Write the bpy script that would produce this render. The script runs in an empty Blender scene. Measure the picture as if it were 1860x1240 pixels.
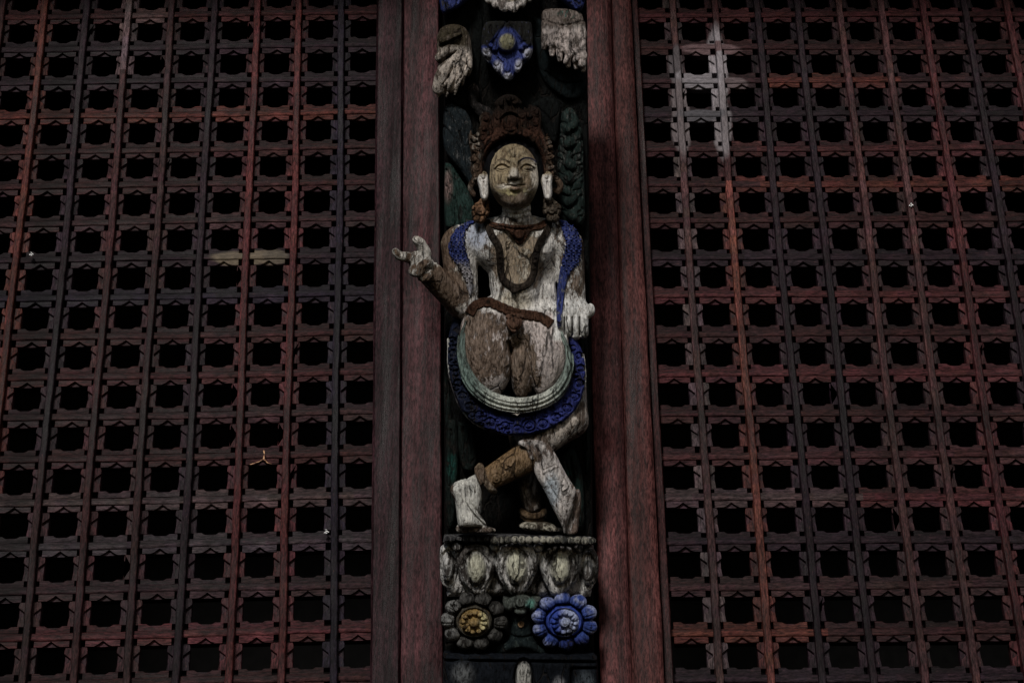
import bpy, bmesh, math, random
import numpy as np
from mathutils import Vector, Matrix
random.seed(7); np.random.seed(7)
scene = bpy.context.scene
C = scene.collection
R = math.radians

# ------------------------------------------------------------------ camera
FPX, YAW, PITCH, ROLL, DIST = 3930.24, 0.0106, 0.5697, 0.0069, 2.3403
cp, sp, cy, sy = math.cos(PITCH), math.sin(PITCH), math.cos(YAW), math.sin(YAW)
FW = Vector((sy*cp, cy*cp, sp)); r0 = Vector((cy, -sy, 0)); u0 = r0.cross(FW)
cr, sr = math.cos(ROLL), math.sin(ROLL)
RT = cr*r0 + sr*u0; UP = -sr*r0 + cr*u0
CAM = Vector((0, -DIST, 0))
cd = bpy.data.cameras.new('camera'); cam = bpy.data.objects.new('camera', cd); C.objects.link(cam)
cam.matrix_world = Matrix(((RT.x, UP.x, -FW.x, CAM.x), (RT.y, UP.y, -FW.y, CAM.y), (RT.z, UP.z, -FW.z, CAM.z), (0, 0, 0, 1)))
cd.sensor_width = 36; cd.lens = FPX/1860*36; cd.clip_end = 500; cd.clip_start = .05
scene.camera = cam

# ------------------------------------------------------------------ light
SUN_EL, SUN_AZ = R(33), R(-16)      # soft daylight from the front, above and a little left
w = bpy.data.worlds.new("World"); scene.world = w; w.use_nodes = True
nt = w.node_tree
sky = nt.nodes.new('ShaderNodeTexSky'); sky.sky_type = 'NISHITA'; sky.sun_disc = False
sky.sun_elevation = SUN_EL; sky.sun_rotation = R(180)+SUN_AZ; sky.dust_density = 1; sky.air_density = 1.2
bg = nt.nodes['Background']; nt.links.new(sky.outputs[0], bg.inputs[0]); bg.inputs[1].default_value = .05
sl = bpy.data.lights.new('sun', 'SUN'); sl.energy = 3.0; sl.angle = R(11); sl.color = (1, .96, .9)
so = bpy.data.objects.new('sun', sl); C.objects.link(so)
sdir = Vector((math.sin(SUN_AZ)*math.cos(SUN_EL), -math.cos(SUN_AZ)*math.cos(SUN_EL), math.sin(SUN_EL)))
so.rotation_euler = sdir.to_track_quat('Z', 'Y').to_euler(); so.location = sdir*8
scene.view_settings.view_transform = 'Standard'; scene.view_settings.look = 'None'
scene.view_settings.gamma = 1; scene.view_settings.exposure = -.05

# ------------------------------------------------------------------ helpers
def ray(u, v):
    return (FW + RT*((u-930)/FPX) - UP*((v-620)/FPX))
def at(u, v, Y):                       # point of the facade plane y=Y seen at u,v
    d = ray(u, v); return CAM + d*((Y-CAM.y)/d.y)
def tag(o, label=None, cat=None, group=None, kind=None):
    if label: o['label'] = label
    if cat: o['category'] = cat
    if group: o['group'] = group
    if kind: o['kind'] = kind
    return o
def empty(name, loc):
    o = bpy.data.objects.new(name, None); C.objects.link(o); o.location = loc; o.empty_display_size = .05
    return o
def link(name, me, mat, parent=None):
    o = bpy.data.objects.new(name, me); C.objects.link(o)
    if mat: me.materials.append(mat)
    if parent:
        o.parent = parent; o.matrix_parent_inverse = Matrix.Translation(-Vector(parent_loc(parent)))
    return o
def parent_loc(o):
    l = Vector(o.location)
    while o.parent:
        l = l + o.matrix_parent_inverse.translation + o.parent.location; o = o.parent
    return l

# ------------------------------------------------------------------ materials
def nd(nt, t, **k):
    n = nt.nodes.new(t)
    for a, b in k.items(): setattr(n, a, b)
    return n
def noise(nt, vec, scale, detail=4, rough=.6, stretch=None):
    L = nt.links.new
    if stretch:
        m = nd(nt, 'ShaderNodeMapping'); m.inputs['Scale'].default_value = stretch; L(vec, m.inputs[0]); vec = m.outputs[0]
    n = nd(nt, 'ShaderNodeTexNoise'); n.inputs['Scale'].default_value = scale; n.inputs['Detail'].default_value = detail
    n.inputs['Roughness'].default_value = rough; L(vec, n.inputs['Vector']); return n.outputs['Fac']
def noise_vec(nt, vec, sc):
    m = nd(nt, 'ShaderNodeMapping'); m.inputs['Scale'].default_value = sc; nt.links.new(vec, m.inputs[0]); return m.outputs[0]
def ramp(nt, fac, a, b, lo=0., hi=1.):
    n = nd(nt, 'ShaderNodeMapRange'); n.interpolation_type = 'SMOOTHSTEP'
    n.inputs['From Min'].default_value = a; n.inputs['From Max'].default_value = b
    n.inputs['To Min'].default_value = lo; n.inputs['To Max'].default_value = hi
    nt.links.new(fac, n.inputs['Value']); return n.outputs['Result']
def mixc(nt, fac, a, b, mode='MIX'):
    n = nd(nt, 'ShaderNodeMix', data_type='RGBA', blend_type=mode); L = nt.links.new
    if isinstance(fac, float): n.inputs[0].default_value = fac
    else: L(fac, n.inputs[0])
    for i, c in ((6, a), (7, b)):
        if isinstance(c, tuple): n.inputs[i].default_value = (*c, 1)
        else: L(c, n.inputs[i])
    return n.outputs[2]
def mth(nt, op, a, b=None):
    n = nd(nt, 'ShaderNodeMath', operation=op); L = nt.links.new
    for i, c in enumerate((a, b)):
        if c is None: continue
        if isinstance(c, (int, float)): n.inputs[i].default_value = c
        else: L(c, n.inputs[i])
    return n.outputs[0]
def newmat(name):
    m = bpy.data.materials.new(name); m.use_nodes = True
    return m, m.node_tree, m.node_tree.nodes['Principled BSDF']

def wood(name, axis, fleck=.62, rough=.5, pale_patches=()):
    """oiled, weathered wood; colour from the 'Col' attribute; grain along axis"""
    m, nt, b = newmat(name); L = nt.links.new
    tc = nd(nt, 'ShaderNodeTexCoord').outputs['Object']
    st = {'z': (1, 1, .06), 'x': (.06, 1, 1)}[axis]
    at_ = nd(nt, 'ShaderNodeAttribute', attribute_name='Col').outputs['Color']
    g1 = noise(nt, tc, 520, 5, .75, tuple(q*3.4 if q < 1 else q for q in st)); g2 = noise(nt, tc, 90, 4, .6, st); g3 = noise(nt, tc, 14, 3, .6); g4 = noise(nt, tc, 48, 3, .6, tuple(q*.35 if q < 1 else q for q in st))
    v = mth(nt, 'MULTIPLY', ramp(nt, g1, .34, .68, .25, 2.0), ramp(nt, g2, .3, .7, .6, 1.35))
    v = mth(nt, 'MULTIPLY', mth(nt, 'MULTIPLY', v, ramp(nt, g3, .3, .7, .65, 1.3)), ramp(nt, g4, .32, .68, .55, 1.4))
    mul = nd(nt, 'ShaderNodeVectorMath', operation='SCALE'); L(at_, mul.inputs[0]); L(v, mul.inputs['Scale'])
    vo = nd(nt, 'ShaderNodeTexVoronoi'); vo.inputs['Scale'].default_value = 9; L(noise_vec(nt, tc, (1, 1, .5) if axis == 'z' else (.5, 1, 1)), vo.inputs['Vector'])
    stain = mth(nt, 'MULTIPLY', ramp(nt, noise(nt, tc, 26, 4, .6, tuple(q*4 if q < 1 else q for q in st)), .52, .72, 1., .45), ramp(nt, vo.outputs['Distance'], .03, .09, .35, 1.))
    v = mth(nt, 'MULTIPLY', v, stain); L(v, mul.inputs['Scale'])
    # pale raised fibres where the finish has worn off
    fl = noise(nt, tc, 560, 3, .75, (st[0], st[1], st[2]*3.2) if axis == 'z' else (st[0]*3.2, 1, 1))
    fm = mth(nt, 'MULTIPLY', ramp(nt, fl, fleck, fleck+.09), ramp(nt, noise(nt, tc, 22, 3), .42, .62))
    col = mixc(nt, mth(nt, 'MULTIPLY', fm, .8), mul.outputs[0], mixc(nt, .35, (.13, .062, .064), mul.outputs[0]))
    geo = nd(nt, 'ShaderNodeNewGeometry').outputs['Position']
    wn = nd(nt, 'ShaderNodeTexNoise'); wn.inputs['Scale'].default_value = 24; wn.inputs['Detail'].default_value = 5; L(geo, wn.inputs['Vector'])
    for (u_, v_, rx, rz, pc, wb) in pale_patches:
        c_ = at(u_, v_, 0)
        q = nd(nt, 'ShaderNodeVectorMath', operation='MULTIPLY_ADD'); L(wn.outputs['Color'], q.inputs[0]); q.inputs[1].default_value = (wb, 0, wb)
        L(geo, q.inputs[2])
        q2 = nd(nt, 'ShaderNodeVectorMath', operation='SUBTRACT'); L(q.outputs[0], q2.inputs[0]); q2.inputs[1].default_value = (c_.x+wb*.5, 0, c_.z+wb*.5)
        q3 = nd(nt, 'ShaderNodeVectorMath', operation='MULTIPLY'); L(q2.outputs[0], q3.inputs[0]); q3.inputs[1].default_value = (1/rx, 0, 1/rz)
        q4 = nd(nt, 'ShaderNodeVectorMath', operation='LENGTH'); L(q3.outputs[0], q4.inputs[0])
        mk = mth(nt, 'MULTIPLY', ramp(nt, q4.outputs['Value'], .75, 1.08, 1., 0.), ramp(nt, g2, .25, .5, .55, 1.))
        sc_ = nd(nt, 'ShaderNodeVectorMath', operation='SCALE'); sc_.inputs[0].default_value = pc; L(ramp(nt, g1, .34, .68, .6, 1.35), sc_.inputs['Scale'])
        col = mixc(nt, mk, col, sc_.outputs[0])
    L(col, b.inputs['Base Color'])
    b.inputs['Specular IOR Level'].default_value = .06
    L(ramp(nt, g2, .3, .7, rough-.1, rough+.2), b.inputs['Roughness'])
    bp = nd(nt, 'ShaderNodeBump'); bp.inputs['Strength'].default_value = .6; bp.inputs['Distance'].default_value = .0009
    L(g1, bp.inputs['Height'])
    bp2 = nd(nt, 'ShaderNodeBump'); bp2.inputs['Strength'].default_value = .5; bp2.inputs['Distance'].default_value = .0025
    L(g2, bp2.inputs['Height']); L(bp.outputs[0], bp2.inputs['Normal']); L(bp2.outputs[0], b.inputs['Normal'])
    return m
def paint(crk=.8, gl=.40):
    """flaking paint over old wood; paint 'Col', wood 'Bare', amount of wear 'Wear' from the carving"""
    m, nt, b = newmat('flaking_paint'); L = nt.links.new
    tc = nd(nt, 'ShaderNodeTexCoord').outputs['Object']
    A = lambda n: nd(nt, 'ShaderNodeAttribute', attribute_name=n)
    col, bare, wear = A('Col').outputs['Color'], A('Bare').outputs['Color'], A('Wear').outputs['Fac']
    s1 = noise(nt, tc, 190, 6, .74, (1, 1, .24)); s2 = noise(nt, tc, 34, 3, .55, (1, 1, .5)); s3 = noise(nt, tc, 380, 5, .78, (1, 1, .16))
    n = mth(nt, 'ADD', mth(nt, 'MULTIPLY', s1, .62), mth(nt, 'MULTIPLY', s2, .38))
    # mask: 1 = bare
    d = mth(nt, 'SUBTRACT', wear, n)
    mask = ramp(nt, d, -.012, .03)
    mask_soft = ramp(nt, d, -.06, .06)
    spk = ramp(nt, noise(nt, tc, 360, 3, .7, (1, 1, .5)), .56, .63)
    mask = mth(nt, 'MAXIMUM', mask, mth(nt, 'MULTIPLY', spk, ramp(nt, wear, .2, .45, .0, .75)))
    pv = mth(nt, 'MULTIPLY', ramp(nt, s3, .33, .66, gl, 1.38), ramp(nt, s2, .3, .7, .7, 1.15))
    sc1 = nd(nt, 'ShaderNodeVectorMath', operation='SCALE'); L(col, sc1.inputs[0]); L(pv, sc1.inputs['Scale'])
    bv = mth(nt, 'MULTIPLY', ramp(nt, s3, .33, .68, gl-.12, 1.7), ramp(nt, s1, .3, .7, .7, 1.3))
    sc2 = nd(nt, 'ShaderNodeVectorMath', operation='SCALE'); L(bare, sc2.inputs[0]); L(bv, sc2.inputs['Scale'])
    c = mixc(nt, mask, sc1.outputs[0], sc2.outputs[0])
    # drying cracks
    ck = nd(nt, 'ShaderNodeTexVoronoi', feature='DISTANCE_TO_EDGE'); ck.inputs['Scale'].default_value = 55
    mp = nd(nt, 'ShaderNodeMapping'); mp.inputs['Scale'].default_value = (1, 1, .09)
    wob = nd(nt, 'ShaderNodeTexNoise'); wob.inputs['Scale'].default_value = 60; L(tc, wob.inputs['Vector'])
    av = nd(nt, 'ShaderNodeVectorMath', operation='MULTIPLY_ADD'); L(wob.outputs['Color'], av.inputs[0]); av.inputs[1].default_value = (.008, .008, .012); L(tc, av.inputs[2])
    L(av.outputs[0], mp.inputs[0]); L(mp.outputs[0], ck.inputs['Vector'])
    crack = mth(nt, 'MULTIPLY', ramp(nt, ck.outputs['Distance'], .012, .045, 1., 0.), ramp(nt, noise(nt, tc, 30, 2), .47, .57))
    c = mixc(nt, mth(nt, 'MULTIPLY', crack, crk), c, (.012, .010, .009))
    L(c, b.inputs['Base Color'])
    L(ramp(nt, s2, .3, .7, .34, .62), b.inputs['Roughness']); lum = nd(nt, 'ShaderNodeRGBToBW'); L(c, lum.inputs[0]); L(ramp(nt, lum.outputs[0], .01, .15, .03, .6), b.inputs['Specular IOR Level'])
    h = mth(nt, 'ADD', mth(nt, 'MULTIPLY', mask, -.55), mth(nt, 'ADD', mth(nt, 'MULTIPLY', s3, .9), mth(nt, 'MULTIPLY', crack, -1.5*crk)))
    h = mth(nt, 'ADD', h, mth(nt, 'MULTIPLY', s1, .8))
    bp = nd(nt, 'ShaderNodeBump'); bp.inputs['Strength'].default_value = .9; bp.inputs['Distance'].default_value = .0028
    L(h, bp.inputs['Height']); L(bp.outputs[0], b.inputs['Normal'])
    return m
ST = [(1303, 130, .0155, .085, (.24, .215, .235), .012), (1312, 225, .0135, .065, (.17, .15, .16), .014), (1236, 205, .0135, .085, (.12, .10, .105), .014), (1228, 120, .012, .035, (.07, .06, .065), .014), (1268, 146, .034, .017, (.17, .155, .17), .016), (1290, 90, .045, .011, (.12, .075, .08), .012), (1335, 152, .018, .012, (.10, .075, .08), .012), (1275, 210, .040, .012, (.07, .066, .074), .02)]  # pale oval patches on the upper right laths
W_V = wood('lath_wood_upright', 'z', pale_patches=ST); W_H = wood('lath_wood_level', 'x', pale_patches=ST+[(452, 467, .052, .013, (.12, .095, .068), .014), (500, 466, .020, .012, (.08, .065, .05), .012)])
W_P = wood('post_wood', 'z', .60, .42)
PAINT = paint(); PAINT_FINE = paint(.12, .66); PAINT_FINE.name = 'fine_flaking_paint'
def plain(name, c, r=.8):
    m, nt, b = newmat(name)
    tc = nd(nt, 'ShaderNodeTexCoord').outputs['Object']
    nt.links.new(mixc(nt, ramp(nt, noise(nt, tc, 40), .3, .7), tuple(x*.6 for x in c), tuple(x*1.3 for x in c)), b.inputs['Base Color'])
    b.inputs['Roughness'].default_value = r; b.inputs['Specular IOR Level'].default_value = .05; return m
DARK = plain('unlit_black_interior', (.0022, .002, .002)); SHADE_BLACK = plain('dark_recess', (.004, .0035, .0035))  # near-black colours put in for the unlit room and the recess shade

# ------------------------------------------------------------------ setting: wall behind, recess, dark room
def boxmesh(bm, x0, x1, y0, y1, z0, z1):
    vs = [bm.verts.new((x, y, z)) for x in (x0, x1) for y in (y0, y1) for z in (z0, z1)]
    for f in ((0, 1, 3, 2), (4, 6, 7, 5), (0, 4, 5, 1), (2, 3, 7, 6), (0, 2, 6, 4), (1, 5, 7, 3)):
        bm.faces.new([vs[i] for i in f])
def tomesh(bm, name):
    bmesh.ops.recalc_face_normals(bm, faces=bm.faces)
    me = bpy.data.meshes.new(name); bm.to_mesh(me); bm.free(); return me
bm = bmesh.new()
X0, X1, Z0, Z1 = -1.15, 1.25, .2, 2.9
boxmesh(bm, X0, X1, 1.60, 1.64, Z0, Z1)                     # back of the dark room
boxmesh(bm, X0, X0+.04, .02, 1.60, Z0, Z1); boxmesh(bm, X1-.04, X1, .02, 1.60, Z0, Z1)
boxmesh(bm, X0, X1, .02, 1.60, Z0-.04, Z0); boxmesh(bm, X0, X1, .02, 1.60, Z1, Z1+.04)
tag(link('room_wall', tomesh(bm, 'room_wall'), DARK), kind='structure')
bm = bmesh.new()
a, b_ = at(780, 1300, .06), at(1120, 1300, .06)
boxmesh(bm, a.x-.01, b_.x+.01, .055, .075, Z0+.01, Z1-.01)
tag(link('recess_wall', tomesh(bm, 'recess_wall'), SHADE_BLACK), kind='structure')

bm = bmesh.new(); boxmesh(bm, -3, 3, -.62, -.06, 2.46, 2.52)        # unseen slab above the window, added to shade the top
tag(link('added_shade_eave', tomesh(bm, 'added_shade_eave'), SHADE_BLACK), kind='structure')
# ------------------------------------------------------------------ lattice windows
P = .06
RED = (.045, .0140, .0150); RUST = (.056, .0175, .0138); BROWN = (.026, .0130, .0136); GREY = (.0150, .0090, .0118)
BLUE = (.0120, .0088, .0140); PALE = (.150, .128, .132); DKRED = (.024, .0098, .0100)
def vary(c, s=.18):
    k = 1+random.uniform(-s, s); return tuple(x*k*(1+random.uniform(-.07, .07)) for x in c)
def mixt(a, b, t): return tuple(x*(1-t)+y*t for x, y in zip(a, b))
class Lath:
    """collects extruded outlines (along, across, depth) with one colour each"""
    def __init__(s): s.v = []; s.f = []; s.c = []
    def prism(s, pts, y0, y1, col):      # pts ccw (a,c), front y0, back y1
        n = len(pts); k = len(s.v)
        s.v += [(a, y0, c) for a, c in pts] + [(a, y1, c) for a, c in pts]
        s.f.append(tuple(k+i for i in range(n))); s.f.append(tuple(k+n+i for i in reversed(range(n))))
        for i in range(n):
            j = (i+1) % n; s.f.append((k+i, k+n+i, k+n+j, k+j))
        s.c += [col]*(n+2)
    def mesh(s, name, swap):
        me = bpy.data.meshes.new(name)
        v = [(c, y, -a) for a, y, c in s.v] if swap else [(a, y, c) for a, y, c in s.v]
        me.from_pydata(v, [], s.f)
        at_ = me.color_attributes.new('Col', 'FLOAT_COLOR', 'CORNER')
        i = 0
        for p, c in zip(me.polygons, s.c):
            for l in p.loop_indices: at_.data[l].color = (c[0]*.84, c[1]*.82, c[2]*.84, 1)
        bm = bmesh.new(); bm.from_mesh(me); bmesh.ops.recalc_face_normals(bm, faces=bm.faces); bm.to_mesh(me); bm.free()
        return me
def jit(s=.0004): return random.uniform(-s, s)
def lath(n0, n1, colf, vertical, trim0=None, trim1=None):
    """n0..n1 crossings; the carved flanges sit between crossings"""
    L = Lath()
    a0, a1 = n0*P - P*.5, n1*P + P*.5
    if trim0 is not None: a0 = trim0
    if trim1 is not None: a1 = trim1
    hw = .0043 if vertical else .0049
    yf = -.0075 if vertical else -.0010
    # ridge built of short lengths so it wanders like hand-cut wood
    N = int((a1-a0)/P*4); pts = [a0+(a1-a0)*i/N for i in range(N+1)]
    off = [jit(.0005) for _ in pts]; wd = [hw*(1+random.uniform(-.07, .07)) for _ in pts]
    ph = random.uniform(0, 6)
    off = [o + .0011*math.sin(p*9+ph) for o, p in zip(off, pts)]
    k = len(L.v)
    for p, o, w_ in zip(pts, off, wd):
        y = yf+jit(.0003)
        L.v += [(p, y+.0006, o-w_), (p, y, o-w_*.7), (p, y, o+w_*.7), (p, y+.0006, o+w_), (p, .016, o+w_), (p, .016, o-w_)]
    for i in range(N):
        c = vary(colf(pts[i]/P, 0), .06)
        for j in range(6):
            a, b = k+i*6+j, k+i*6+(j+1) % 6
            L.f.append((a, a+6, b+6, b)); L.c.append(c)
    L.f.append(tuple(k+j for j in range(6))); L.c.append(c)
    L.f.append(tuple(k+N*6+j for j in reversed(range(6)))); L.c.append(c)
    for i in range(n0-1, n1+1):
        s, e = (i*P+.0133, (i+1)*P-.0133) if vertical else (i*P+.0098, (i+1)*P-.0098)
        s = max(s, a0); e = min(e, a1)
        if e-s < .006: continue
        m = (i+.5)*P
        for side in (-1, 1):
            c = vary(mixt(colf(i+.5, side), GREY, random.random()*.25), .14)
            h = (.0132 if vertical else .0136)+jit(.0006); r = hw*.8
            s_, e_ = s+jit(.0007), e+jit(.0007)
            yF = (.0012 if vertical else .0004)+jit(.0003)
            q = m+jit(.0008)
            if vertical:                 # butterfly: both edges pinched by a slanting notch
                nd_ = .0078+jit(.0006)
                prof = [(s_, h*.93), (s_+.004, h), (q-.0085, h), (q-.002, h-nd_), (q+.001, h-nd_), (q+.006, h-.0012), (e_-.001, h), (e_, h*.96)]
            elif side > 0:               # upper edge: shallow rounded dip
                prof = [(s_, h)]
                for t in range(9):
                    x = -.0105+.021*t/8; prof.append((q+x, h-.0042*max(0, math.cos(x/.0105*math.pi/2))**.8))
                prof.append((e_, h))
            else:                        # lower edge: pointed notch
                prof = [(s_, h), (q-.0105, h), (q-.0065, h-.0020), (q, h-.0072), (q+.0065, h-.0020), (q+.0105, h), (e_, h)]
            prof = [(x, y) for x, y in prof if s_-1e-6 <= x <= e_+1e-6]
            if len(prof) < 2: continue
            if prof[0][0] > s_+1e-5: prof = [(s_, h)]+prof
            if prof[-1][0] < e_-1e-5: prof = prof+[(e_, h)]
            pl = [(prof[0][0], r)] + [(x, y) for x, y in prof] + [(prof[-1][0], r)]
            pl = [(x, side*y) for x, y in pl]
            ft = (.0028 if vertical else .0032)+jit(.0004); L.prism(pl, yF, yF+ft, c)
            # plain rear layer
            c2 = vary(mixt(c, tuple(q*1.3 for q in GREY), .5), .12)
            L.prism([(s_+.0006, side*r), (s_+.0006, side*(h-.0008)), (e_-.0006, side*(h-.0008)), (e_-.0006, side*r)], yF+ft+.0002, yF+.0135, c2)
    return L.mesh('vertical_lath' if vertical else 'horizontal_lath', vertical)

def window(side, x0, z0, rot, cols, rows, vcol, hcol, hook, label):
    root = empty('lattice_window', (x0, 0, z0))
    root.rotation_euler = (0, -rot, 0)
    tag(root, label, 'lattice window', 'lattice windows either side of the carved strut')
    for c in range(cols[0], cols[1]+1):
        me = lath(rows[0], rows[1], lambda t, s, c=c: hook('v', c, t, s) or vcol[abs(c)], True)
        o = bpy.data.objects.new('vertical_lath', me); C.objects.link(o); me.materials.append(W_V); o.parent = root
        o.location = (c*P+jit(.0006), 0, 0)
    for r_ in range(rows[0], rows[1]+1):
        if side < 0: t0, t1 = None, .90*P
        else: t0, t1 = -1.05*P, None
        me = lath(cols[0], cols[1], lambda t, s, r_=r_: hook('h', r_, t, s) or hcol[r_-rows[0]], False, t0, t1)
        o = bpy.data.objects.new('horizontal_lath', me); C.objects.link(o); me.materials.append(W_H); o.parent = root
        o.location = (0, 0, -r_*P+jit(.0006))
    for o in root.children:
        bv = o.modifiers.new('edge', 'BEVEL'); bv.width = .0006; bv.segments = 1; bv.limit_method = 'ANGLE'; bv.angle_limit = R(40)
    return root
# rows -1..18 ; columns counted away from the centre posts
Lv = [BLUE, RED, mixt(RED, BROWN, .3), GREY, BROWN, mixt(BROWN, RED, .4), GREY, RUST, DKRED, GREY, BROWN]
Lh = [GREY, mixt(RED, DKRED, .5), GREY, GREY, RUST, DKRED, DKRED, BROWN, GREY, BLUE, DKRED, mixt(DKRED, RED, .3), BROWN, DKRED, mixt(BROWN, RED, .3), mixt(GREY, BROWN, .5), mixt(GREY, BROWN, .6), RED, DKRED, BROWN]
Rv = [mixt(BROWN, PALE, .2), mixt(RUST, PALE, .12), GREY, GREY, BROWN, BROWN, RED, GREY, RED, GREY, BROWN]
Rh = [GREY, RED, DKRED, RUST, GREY, mixt(RED, DKRED, .4), RUST, DKRED, GREY, RED, DKRED, RED, DKRED, mixt(BROWN, RED, .4), RED, GREY, BROWN, RUST, GREY, BROWN]
def hookL(k, i, t, s):
    if k == 'v' and i in (-1, -2) and s == 0: return (.062, .018, .018)
    if k == 'v' and i == -5 and t < 1.6: return mixt(PALE, RED, .6)
    if k == 'h' and i == 0 and -5 < t < -4: return mixt(RUST, PALE, .25)
    if k == 'v' and i == -6 and t > 12: return BROWN
    if k == 'h' and i == 13: return mixt(BROWN, PALE, .12 if t > -7 else .05)
    if k == 'h' and i == 14: return mixt(GREY, PALE, .10)
def hookR(k, i, t, s):
    if k == 'h' and i == 2 and t < 1.9: return mixt(DKRED, GREY, .5)
    if k == 'h' and i == 2 and t > 5: return mixt(DKRED, GREY, .4)
    if k == 'v' and i == 1: return mixt(BROWN, RED, .4) if t < 4.8 else ((.105, .036, .028) if s == 0 else mixt(RUST, BROWN, .35))
    if k == 'v' and i in (4, 5) and s == 0: return (.052, .024, .024)
    if k == 'v' and i == 0 and s == 0: return (.050, .026, .026)
    if k == 'h' and i in (4, 5) and t < 1.5: return DKRED
    if k == 'h' and i == 16 and t > 2: return DKRED
    if k == 'h' and i == 13 and t < 3: return mixt(BROWN, PALE, .12)
window(-1, -.2206, 2.0502, .0374, (-10, 0), (-1, 18), Lv, Lh, hookL, 'dark red-brown wooden lattice left of the carved figure, with a short chalky bar at mid height')
window(1, .2497, 2.0543, .0199, (0, 10), (-1, 18), Rv, Rh, hookR, 'dark red-brown wooden lattice right of the carved figure, with a large pale patch near its top')

# ------------------------------------------------------------------ frame posts
def post(name, bands, label, end=(-90, 1330)):
    """bands: list of (u_top_left,u_bot_left,u_top_right,u_bot_right,[profile (t,y)], colour, partname)"""
    base = at((bands[0][1]+bands[0][3])/2, 1240, bands[0][4][0][1]); base.y = 0
    root = empty(name, base); tag(root, label, 'door post', 'moulded posts beside the carved strut')
    for (a0, a1, b0, b1, prof, col, pn) in bands:
        vt, vb = end
        NS = 40
        verts = []; faces = []
        for k in range(NS+1):
            f = k/NS
            for (t, y) in prof:
                ex = lambda c0, c1, v: c0+(c1-c0)*v/1240
                pT0, pT1 = at(ex(a0, a1, vt), vt, y), at(ex(b0, b1, vt), vt, y)
                pB0, pB1 = at(ex(a0, a1, vb), vb, y), at(ex(b0, b1, vb), vb, y)
                T = pT0.lerp(pT1, t); B = pB0.lerp(pB1, t); p = T.lerp(B, f)
                verts.append((p.x+jit(.00035), p.y+jit(.00035), p.z))
        n = len(prof)
        yb = .05
        # close at the back
        for k in range(NS):
            for j in range(n-1):
                a = k*n+j; faces.append((a, a+n, a+n+1, a+1))
        m0 = len(verts)
        for k in range(NS+1):
            l, r_ = Vector(verts[k*n]), Vector(verts[k*n+n-1])
            verts += [(l.x, yb, l.z), (r_.x, yb, r_.z)]
        for k in range(NS):
            faces.append((m0+2*k, m0+2*k+2, (k+1)*n, k*n)); faces.append((k*n+n-1, (k+1)*n+n-1, m0+2*k+3, m0+2*k+1))
            faces.append((m0+2*k+1, m0+2*k+3, m0+2*k+2, m0+2*k))
        me = bpy.data.meshes.new(pn); me.from_pydata(verts, [], faces)
        ca = me.color_attributes.new('Col', 'FLOAT_COLOR', 'POINT')
        for i, v in enumerate(me.vertices): ca.data[i].color = (*col, 1)
        bm = bmesh.new(); bm.from_mesh(me); bmesh.ops.recalc_face_normals(bm, faces=bm.faces); bm.to_mesh(me); bm.free()
        for p in me.polygons: p.use_smooth = True
        o = link(pn, me, W_P, root)
        em = o.modifiers.new('e', 'EDGE_SPLIT'); em.split_angle = R(35)
    return root
flat = lambda y, b=.0012, e=.03: [(0, y+b), (e, y), (.5, y+.0004), (1-e, y), (1, y+b)]
bead = lambda y, d: [(0, y+d), (.05, y+d*.45), (.15, y+d*.15), (.35, y), (.65, y), (.85, y+d*.15), (.95, y+d*.45), (1, y+d)]
PW = (.040, .0155, .0175)
post('frame_post', [
    (684, 672, 733, 727, flat(-.020, .004, .08), (.0180, .0078, .0098), 'outer_moulding'),
    (734, 728, 796, 804, flat(-.034), PW, 'inner_moulding')], 'dull red wooden post left of the figure, the outstretched hand in front of it')
post('frame_post', [
    (1057, 1091, 1109, 1147, bead(-.034, .0035), (.052, .0185, .0185), 'inner_moulding'),
    (1110, 1148, 1146, 1207, bead(-.032, .0045), (.046, .0165, .0155), 'middle_moulding'),
    (1147, 1208, 1158, 1224, flat(-.014, .001, .1), (.020, .0070, .0072), 'outer_moulding')], 'dull red wooden post right of the figure, with three rounded mouldings')

# ------------------------------------------------------------------ implicit carving toolkit (u, v, d): u right, v down, d out of the wood, 1 unit = 0.7 mm
TAU = R(13); KD = .00071
A0 = at(930, 1240, -.035)
SN = Vector((0, -math.cos(TAU), -math.sin(TAU)))
def carve_to_world(p):
    u, v, d = p[:, 0], p[:, 1], p[:, 2]
    fw, rt, up = np.array(FW), np.array(RT), np.array(UP); n = np.array(SN); c = np.array(CAM)
    dr = fw + np.outer((u-930)/FPX, rt) - np.outer((v-620)/FPX, up)
    t = ((np.array(A0)-c)@n)/(dr@n)
    return c + dr*t[:, None] - np.outer(d*KD, fw)
_T = np.random.rand(32, 32, 32).astype(np.float32)
def vn(p, s):
    q = p/s; i = np.floor(q).astype(int); f = q-i; f = f*f*(3-2*f); o = 0
    for dx in (0, 1):
        for dy in (0, 1):
            for dz in (0, 1):
                wgt = (f[:, 0] if dx else 1-f[:, 0])*(f[:, 1] if dy else 1-f[:, 1])*(f[:, 2] if dz else 1-f[:, 2])
                o = o + wgt*_T[(i[:, 0]+dx) % 32, (i[:, 1]+dy) % 32, (i[:, 2]+dz) % 32]
    return o-.5
def catmull(pts, n=6):
    P_ = [np.array(p, float) for p in pts]; P_ = [2*P_[0]-P_[1]]+P_+[2*P_[-1]-P_[-2]]; out = []
    for i in range(1, len(P_)-2):
        for k in range(n):
            t = k/n; a, b, c, d = P_[i-1:i+3]
            out.append(.5*((2*b)+(-a+c)*t+(2*a-5*b+4*c-d)*t*t+(-a+3*b-3*c+d)*t**3))
    out.append(P_[-2]); return out
def smin(a, b, k):
    if k <= 0: return np.minimum(a, b)
    h = np.clip(.5+.5*(b-a)/k, 0, 1); return b*(1-h)+a*h-k*h*(1-h)
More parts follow.
